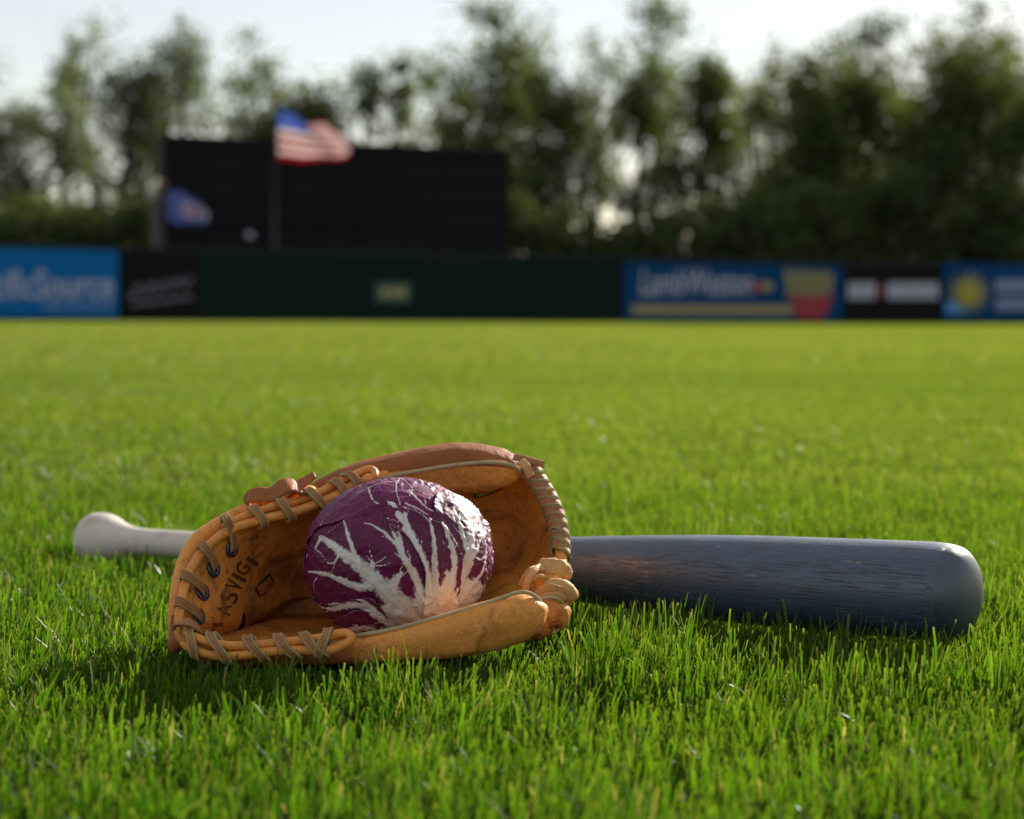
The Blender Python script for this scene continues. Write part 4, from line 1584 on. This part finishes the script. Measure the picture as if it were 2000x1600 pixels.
# top leaf
leaf('leaf', [(100, 1000), (150, 800), (260, 620), (420, 560), (700, 500), (980, 480), (1250, 590), (1420, 760), (1700, 760), (1900, 500), (1500, 40), (1000, -130), (400, 100), (80, 500)],
     [([(985, 160), (950, 230), (960, 330), (985, 410)], 7, 4), ([(720, 255), (745, 340), (805, 405)], 9, 9), ([(1060, 270), (1110, 350), (1200, 430), (1290, 480)], 7, 9),
      ([(1030, 400), (1120, 440), (1210, 490)], 10, 5), ([(1150, 190), (1300, 300), (1420, 420)], 8, 5), ([(330, 540), (320, 620), (305, 700)], 5, 4),
      ([(985, 160), (1080, 250), (1060, 330)], 5, 4), ([(620, 300), (800, 230), (960, 190)], 4, 3), ([(1270, 380), (1290, 470)], 6, 5)], 0.0006, tone=0.62, seed=200)
# right leaf
leaf('leaf', [(1180, 1560), (1120, 1250), (1300, 900), (1340, 620), (1250, 480), (1300, 300), (1480, 330), (1680, 430), (1780, 560), (1830, 800), (1800, 1150), (1600, 1450)],
     [([(1300, 1380), (1450, 1120), (1550, 880), (1580, 700), (1570, 540), (1500, 380)], 95, 30), ([(1560, 860), (1520, 700), (1470, 540), (1420, 430)], 34, 12),
      ([(1560, 880), (1630, 780), (1670, 660)], 30, 10), ([(1380, 1330), (1560, 1130), (1670, 980), (1710, 820), (1705, 700)], 42, 10),
      ([(1450, 1350), (1640, 1180), (1740, 1000)], 24, 7), ([(1600, 820), (1660, 860), (1720, 800)], 12, 6), ([(1700, 1150), (1760, 1000), (1775, 860)], 10, 5)],
     0.0014, zone_right, tone=0.35, seed=210)
# front-left leaf
leaf('leaf', [(420, 1560), (150, 1350), (130, 1000), (200, 890), (300, 705), (430, 625), (560, 525), (700, 440), (850, 408), (980, 430), (1150, 560), (1260, 800), (1330, 1100), (1300, 1560), (900, 1640)],
     [([(1090, 1400), (960, 1210), (800, 1040), (640, 890), (480, 775), (350, 680)], 105, 26), ([(640, 900), (605, 780), (560, 650), (525, 525)], 26, 6),
      ([(760, 1060), (650, 1080), (520, 1030), (380, 975), (220, 952)], 46, 8), ([(700, 960), (760, 900), (752, 860)], 34, 5), ([(900, 1100), (960, 1000), (1000, 960)], 60, 10),
      ([(520, 800), (440, 880), (380, 880)], 16, 3), ([(1180, 1300), (1120, 1020), (1010, 840), (960, 720), (930, 640)], 50, 9), ([(970, 760), (880, 660), (780, 590), (680, 560)], 16, 4),
      ([(1000, 800), (985, 700), (960, 620)], 18, 4), ([(350, 680), (300, 760), (330, 800)], 16, 4), ([(300, 1000), (260, 1080), (290, 1130)], 5, 2)],
     0.0022, zone_front, tone=0.42, seed=220)
# middle leaf
leaf('leaf', [(1130, 1560), (1175, 1200), (1180, 970), (1150, 860), (1050, 690), (960, 615), (880, 560), (850, 410), (960, 420), (1100, 470), (1200, 530), (1330, 592), (1420, 700), (1490, 860), (1450, 1200), (1330, 1560)],
     [([(1290, 1400), (1230, 1100), (1160, 880), (1080, 700), (1000, 540), (910, 410)], 62, 22), ([(1030, 580), (1022, 500), (1025, 440)], 24, 5),
      ([(1270, 1200), (1262, 900), (1250, 700), (1215, 515)], 36, 8), ([(1340, 1300), (1425, 900), (1385, 720), (1340, 590), (1280, 470)], 46, 12), ([(1390, 760), (1350, 740), (1330, 700)], 10, 4),
      ([(1000, 560), (960, 570), (975, 540)], 14, 4)],
     0.0030, zone_front, tone=0.5, seed=230)
# low leaf at the bottom left
leaf('leaf', [(420, 1620), (425, 1390), (560, 1275), (700, 1240), (840, 1300), (960, 1390), (1050, 1620), (700, 1760)],
     [([(980, 1430), (850, 1330), (720, 1240)], 40, 24), ([(900, 1460), (700, 1400), (520, 1430)], 60, 26)], 0.0036, zone_low, tone=0.7, seed=240)
leaf('leaf', [(150, 1180), (240, 1200), (430, 1190), (620, 1170), (760, 1160), (880, 1300), (980, 1440), (760, 1560), (600, 1330), (430, 1340), (240, 1330), (130, 1260)],
     [([(960, 1420), (820, 1310), (720, 1235), (580, 1215), (420, 1245), (245, 1240)], 58, 12), ([(560, 1215), (470, 1190), (410, 1185)], 16, 4), ([(420, 1245), (370, 1285), (340, 1290)], 10, 3), ([(740, 1230), (680, 1170), (640, 1160)], 30, 6)],
     0.0030, zone_low, tone=0.3, seed=250)

# ------------------------------------------------------------------ grass
def grass_mat():
    t = NT('grass_blade')
    g, h = t.attr('tint'), t.attr('along')
    geo = t.n('NewGeometry')
    pos = geo.outputs['Position']
    big = t.noise(pos, 0.35, 4, 0.55)
    col = t.mix(g, (0.008, 0.040, 0.002), (0.046, 0.108, 0.005))
    col = t.mix(t.ramp(big, [(0.38, 0), (0.62, 0.75)]), col, (0.074, 0.122, 0.008))
    dry = t.attr('dry')
    col = t.mix(dry, col, (0.21, 0.17, 0.075))
    col = t.mix(t.ramp(h, [(0.88, 0.0), (1.0, 0.35)]), col, (0.20, 0.20, 0.04))
    tr = t.mix(1.0, col, (2.65, 2.65, 1.1), 'MULTIPLY')
    sh = t.mixsh(0.42, t.principled(col, 0.42, 0.20), t.translucent(tr))
    return t.done(sh)


M['grass'] = grass_mat()


def blades(x, y, z0, h, w, r, bend=0.45, out=None):
    """numpy blades: 8 points, 3 quads each; out: direction away from the middle of the tuft"""
    n = len(x)
    az = r.uniform(0, 2 * math.pi, n)
    ln = np.abs(r.normal(0, bend, n))
    lx, ly = ln * np.cos(az) + 0.10, ln * np.sin(az) - 0.02
    if out is not None:
        lx, ly = lx + out[0], ly + out[1]
    lean = np.minimum(np.hypot(lx, ly), 1.25)
    az = np.arctan2(ly, lx)
    face = az + math.pi / 2 + r.normal(0, 0.8, n)
    fx, fy = np.cos(face), np.sin(face)
    lv = np.array([0.0, 0.40, 0.76, 1.0])
    wv = np.array([0.75, 1.0, 0.86, 0.0])
    cut = r.random(n)
    cut = np.where(cut < 0.55, r.uniform(0.45, 0.75, n), r.uniform(0.03, 0.2, n))
    base = np.stack([x, y, np.broadcast_to(z0, (n,))], 1)
    V = np.zeros((n, 8, 3), np.float32)
    curl = r.uniform(0.2, 1.2, n)
    pos = np.zeros((n, 3))
    prev = 0.0
    for i, t in enumerate(lv):
        if i > 0:
            d = t - prev
            am = lean * (0.45 + curl * (t + prev) / 2)
            pos = pos + np.stack([np.cos(az) * np.sin(am), np.sin(az) * np.sin(am), np.cos(am)], 1) * (h * d)[:, None]
            prev = t
        ww = wv[i] * w / 2 if i < 3 else cut * w / 2
        side = np.stack([fx, fy, np.zeros(n)], 1) * np.broadcast_to(ww, (n,))[:, None]
        V[:, 2 * i] = base + pos - side
        V[:, 2 * i + 1] = base + pos + side
    along = np.repeat(lv, 2)[None].repeat(n, 0)
    return V, along


def blades_mesh(name, V, along, tint, dry):
    n = len(V)
    me = bpy.data.meshes.new(name)
    me.vertices.add(n * 8)
    me.vertices.foreach_set('co', V.reshape(-1).astype(np.float32))
    base = (np.arange(n) * 8)[:, None, None]
    q = np.array([[0, 1, 3, 2], [2, 3, 5, 4], [4, 5, 7, 6]])[None] + base
    me.loops.add(n * 12)
    me.loops.foreach_set('vertex_index', q.reshape(-1).astype(np.int32))
    me.polygons.add(n * 3)
    me.polygons.foreach_set('loop_start', np.arange(0, n * 12, 4, dtype=np.int32))
    me.polygons.foreach_set('loop_total', np.full(n * 3, 4, dtype=np.int32))
    me.polygons.foreach_set('use_smooth', np.ones(n * 3, dtype=bool))
    me.materials.append(M['grass'])
    me.update(calc_edges=True)
    for nm, val in (('tint', np.repeat(tint, 8)), ('along', along.reshape(-1)), ('dry', np.repeat(dry, 8))):
        a = me.attributes.new(nm, 'FLOAT', 'POINT')
        a.data.foreach_set('value', val.astype(np.float32))
    return me


NEAR0, NEAR1 = 0.50, 2.3


def half_w(d):
    return 0.31 * d + 0.10


def near_grass():
    r = np.random.default_rng(11)
    # lowest point of every thing on a fine grid: grass below it is pressed down
    cs = 0.004
    gx0, gy0 = -0.7, 1.0
    gw, gh = int(1.4 / cs), int(1.0 / cs)
    low = np.full((gw, gh), 9.0)
    bpy.context.view_layer.update()
    for rt in (GL, RAD_ROOT, bpy.data.objects['baseball_bat']):
        for o in rt.children_recursive:
            if o.type != 'MESH':
                continue
            co = np.zeros(len(o.data.vertices) * 3, np.float32)
            o.data.vertices.foreach_get('co', co)
            mw = np.array(o.matrix_world)
            W = co.reshape(-1, 3) @ mw[:3, :3].T + mw[:3, 3]
            ix = ((W[:, 0] - gx0) / cs).astype(int)
            iy = ((W[:, 1] - gy0) / cs).astype(int)
            ok = (ix >= 0) & (ix < gw) & (iy >= 0) & (iy < gh)
            np.minimum.at(low, (ix[ok], iy[ok]), W[ok, 2])
    for _ in range(2):
        L = low.copy()
        for dx in (-1, 0, 1):
            for dy in (-1, 0, 1):
                L = np.minimum(L, np.roll(np.roll(low, dx, 0), dy, 1))
        low = L
    dens = 150000
    area_w = half_w(NEAR1) * 2
    N = int(dens * area_w * (NEAR1 - NEAR0))
    x = r.uniform(-area_w / 2, area_w / 2, N)
    y = r.uniform(NEAR0, NEAR1, N)
    # tufts: pull part of the blades to shared centres
    keep = np.abs(x) < half_w(y)
    clump = fbm(x * 26, y * 26, 5, 2)
    keep &= r.random(N) < np.clip(0.35 + 1.3 * (clump - 0.25), 0.25, 1)
    x, y = x[keep], y[keep]
    n = len(x)
    hvar = fbm(x * 14, y * 14, 8, 3)
    h = np.clip(r.normal(0.0285, 0.0080, n), 0.010, 0.050) * (0.70 + 0.60 * hvar)
    h = h * np.where(y < 1.08, 0.76, np.where(x < 0.036, 0.86, np.where(y < 1.36, 1.10, 0.95)))
    tall = r.random(n) < 0.02
    h = np.where(tall, h * 1.35, h)
    edge = np.ones(n)
    ixn, iyn = ((x - gx0) / cs).astype(int), ((y - gy0) / cs).astype(int)
    for q in range(1, 13):
        jx, jy = np.clip(ixn, 0, gw - 1), np.clip(iyn + q, 0, gh - 1)
        hit = (ixn >= 0) & (ixn < gw) & (iyn + q >= 0) & (iyn + q < gh) & (low[jx, jy] < 0.03) & (x < 0.036)
        edge = np.where(hit, 0.80, edge)
    h = h * edge
    w = np.clip(r.normal(0.00125, 0.0005, n), 0.0006, 0.0027)
    ix = np.clip(((x - gx0) / cs).astype(int), 0, gw - 1)
    iy = np.clip(((y - gy0) / cs).astype(int), 0, gh - 1)
    inside = (x > gx0) & (x < gx0 + 1.4) & (y > gy0) & (y < gy0 + 1.0)
    lim = np.where(inside, low[ix, iy], 9.0)
    mx = np.clip(lim - SOIL - 0.002, 0.004, 1)
    pressed = mx < h
    h = np.minimum(h, mx)
    ts = 0.016
    jx, jy = hash2(np.floor(x / ts), np.floor(y / ts), 3), hash2(np.floor(x / ts), np.floor(y / ts), 4)
    cx, cy = (np.floor(x / ts) + jx) * ts, (np.floor(y / ts) + jy) * ts
    x, y = x + (cx - x) * 0.25 * (~pressed), y + (cy - y) * 0.25 * (~pressed)
    V, along = blades(x, y, SOIL, h, w, r, 0.50, ((x - cx) * 26, (y - cy) * 26))
    tint = np.clip(r.normal(0.60, 0.30, n) + 0.6 * (fbm(x * 9, y * 9, 15, 2) - 0.5), 0, 1)
    dry = np.where(r.random(n) < 0.012, r.uniform(0.5, 1, n), np.where(r.random(n) < 0.12, r.uniform(0.05, 0.3, n), 0))
    me = blades_mesh('grass', V, along, tint, dry)
    o = bpy.data.objects.new('grass', me)
    COL.objects.link(o)
    tag(o, 'short green lawn grass blades around the glove and bat', 'grass', kind='stuff')
    # dead thatch lying low between the blades
    k = 5000
    x = r.uniform(-0.85, 0.85, k)
    y = r.uniform(NEAR0, NEAR1, k)
    ok = np.abs(x) < half_w(y)
    x, y = x[ok], y[ok]
    ix = np.clip(((x - gx0) / cs).astype(int), 0, gw - 1)
    iy = np.clip(((y - gy0) / cs).astype(int), 0, gh - 1)
    ok = ~((x > gx0) & (x < gx0 + 1.4) & (y > gy0) & (y < gy0 + 1.0) & (low[ix, iy] < 1))
    x, y = x[ok], y[ok]
    k = len(x)
    V, along = blades(x, y, SOIL + r.uniform(0.0, 0.010, k), r.uniform(0.010, 0.024, k), r.uniform(0.001, 0.0022, k), r, 1.0)
    me = blades_mesh('dry_grass', V, along, r.random(k), r.uniform(0.55, 1.0, k))
    o = bpy.data.objects.new('dry_grass', me)
    COL.objects.link(o)
    tag(o, 'dry straw coloured blades lying among the green grass', 'grass', kind='stuff')


near_grass()


def tile_field(name, label, d0, d1, ts, per, hmean, wmean, variants, bend, margin, straw):
    """instanced turf tiles from d0 to d1 metres"""
    r = np.random.default_rng(int(d0 * 10) + 3)
    col = bpy.data.collections.new(name + '_tiles')
    for v in range(variants):
        n = per
        x, y = r.uniform(-ts / 2, ts / 2, n), r.uniform(-ts / 2, ts / 2, n)
        h = np.clip(r.normal(hmean, hmean * 0.22, n), hmean * 0.5, hmean * 1.8) * (0.75 + 0.5 * fbm(x * 12, y * 12, 31 + v, 2))
        w = np.clip(r.normal(wmean, wmean * 0.25, n), wmean * 0.4, wmean * 2)
        V, along = blades(x, y, 0.0, h, w, r, bend)
        tint = np.clip(r.normal(0.62 + (0.10 if d0 > 5 else 0), 0.26, n), 0, 1.3)
        dry = np.where(r.random(n) < 0.02, r.uniform(0.4, 1, n), r.uniform(0, straw, n))
        me = blades_mesh(name + '_tile', V, along, tint, dry)
        o = bpy.data.objects.new('turf_tile', me)
        col.objects.link(o)
    pts = []
    k0 = int(math.floor(d0 / ts + 0.5))
    ny = int(round((d1 - d0) / ts))
    for j in range(ny):
        y = d0 + (j + 0.5) * ts
        hw = 0.31 * (y + ts / 2) + margin
        nx = int(math.ceil(hw / ts))
        for i in range(-nx, nx + 1):
            pts.append((i * ts, y, SOIL))
    me = bpy.data.meshes.new(name)
    me.from_pydata(pts, [], [])
    o = bpy.data.objects.new(name, me)
    COL.objects.link(o)
    tag(o, label, 'grass', kind='stuff')
    ng = bpy.data.node_groups.new(name + '_scatter', 'GeometryNodeTree')
    ng.interface.new_socket('Geometry', in_out='INPUT', socket_type='NodeSocketGeometry')
    ng.interface.new_socket('Geometry', in_out='OUTPUT', socket_type='NodeSocketGeometry')
    gi, go = ng.nodes.new('NodeGroupInput'), ng.nodes.new('NodeGroupOutput')
    ip = ng.nodes.new('GeometryNodeInstanceOnPoints')
    ci = ng.nodes.new('GeometryNodeCollectionInfo')
    ci.inputs['Collection'].default_value = col
    ci.inputs['Separate Children'].default_value = True
    ci.inputs['Reset Children'].default_value = True
    rv = ng.nodes.new('FunctionNodeRandomValue')
    rv.data_type = 'INT'
    rv.inputs[4].default_value = 0
    rv.inputs[5].default_value = variants - 1
    rq = ng.nodes.new('FunctionNodeRandomValue')
    rq.data_type = 'INT'
    rq.inputs[4].default_value = 0
    rq.inputs[5].default_value = 3
    rq.inputs['Seed'].default_value = 5
    mu = ng.nodes.new('ShaderNodeMath')
    mu.operation = 'MULTIPLY'
    mu.inputs[1].default_value = math.pi / 2
    cx = ng.nodes.new('ShaderNodeCombineXYZ')
    ng.links.new(rq.outputs[2], mu.inputs[0])
    ng.links.new(mu.outputs[0], cx.inputs[2])
    ng.links.new(gi.outputs[0], ip.inputs['Points'])
    ng.links.new(ci.outputs[0], ip.inputs['Instance'])
    ip.inputs['Pick Instance'].default_value = True
    ng.links.new(rv.outputs[2], ip.inputs['Instance Index'])
    ng.links.new(cx.outputs[0], ip.inputs['Rotation'])
    ng.links.new(ip.outputs[0], go.inputs[0])
    md = o.modifiers.new('turf', 'NODES')
    md.node_group = ng


tile_field('grass_middle', 'green lawn grass just behind the bat', NEAR1, 8.3, 0.5, 11000, 0.026, 0.0022, 4, 0.46, 0.5, 0.26)
tile_field('grass_far', 'green outfield grass reaching to the fence', 8.3, 86.3, 2.0, 14000, 0.030, 0.0075, 3, 0.46, 2.0, 0.42)
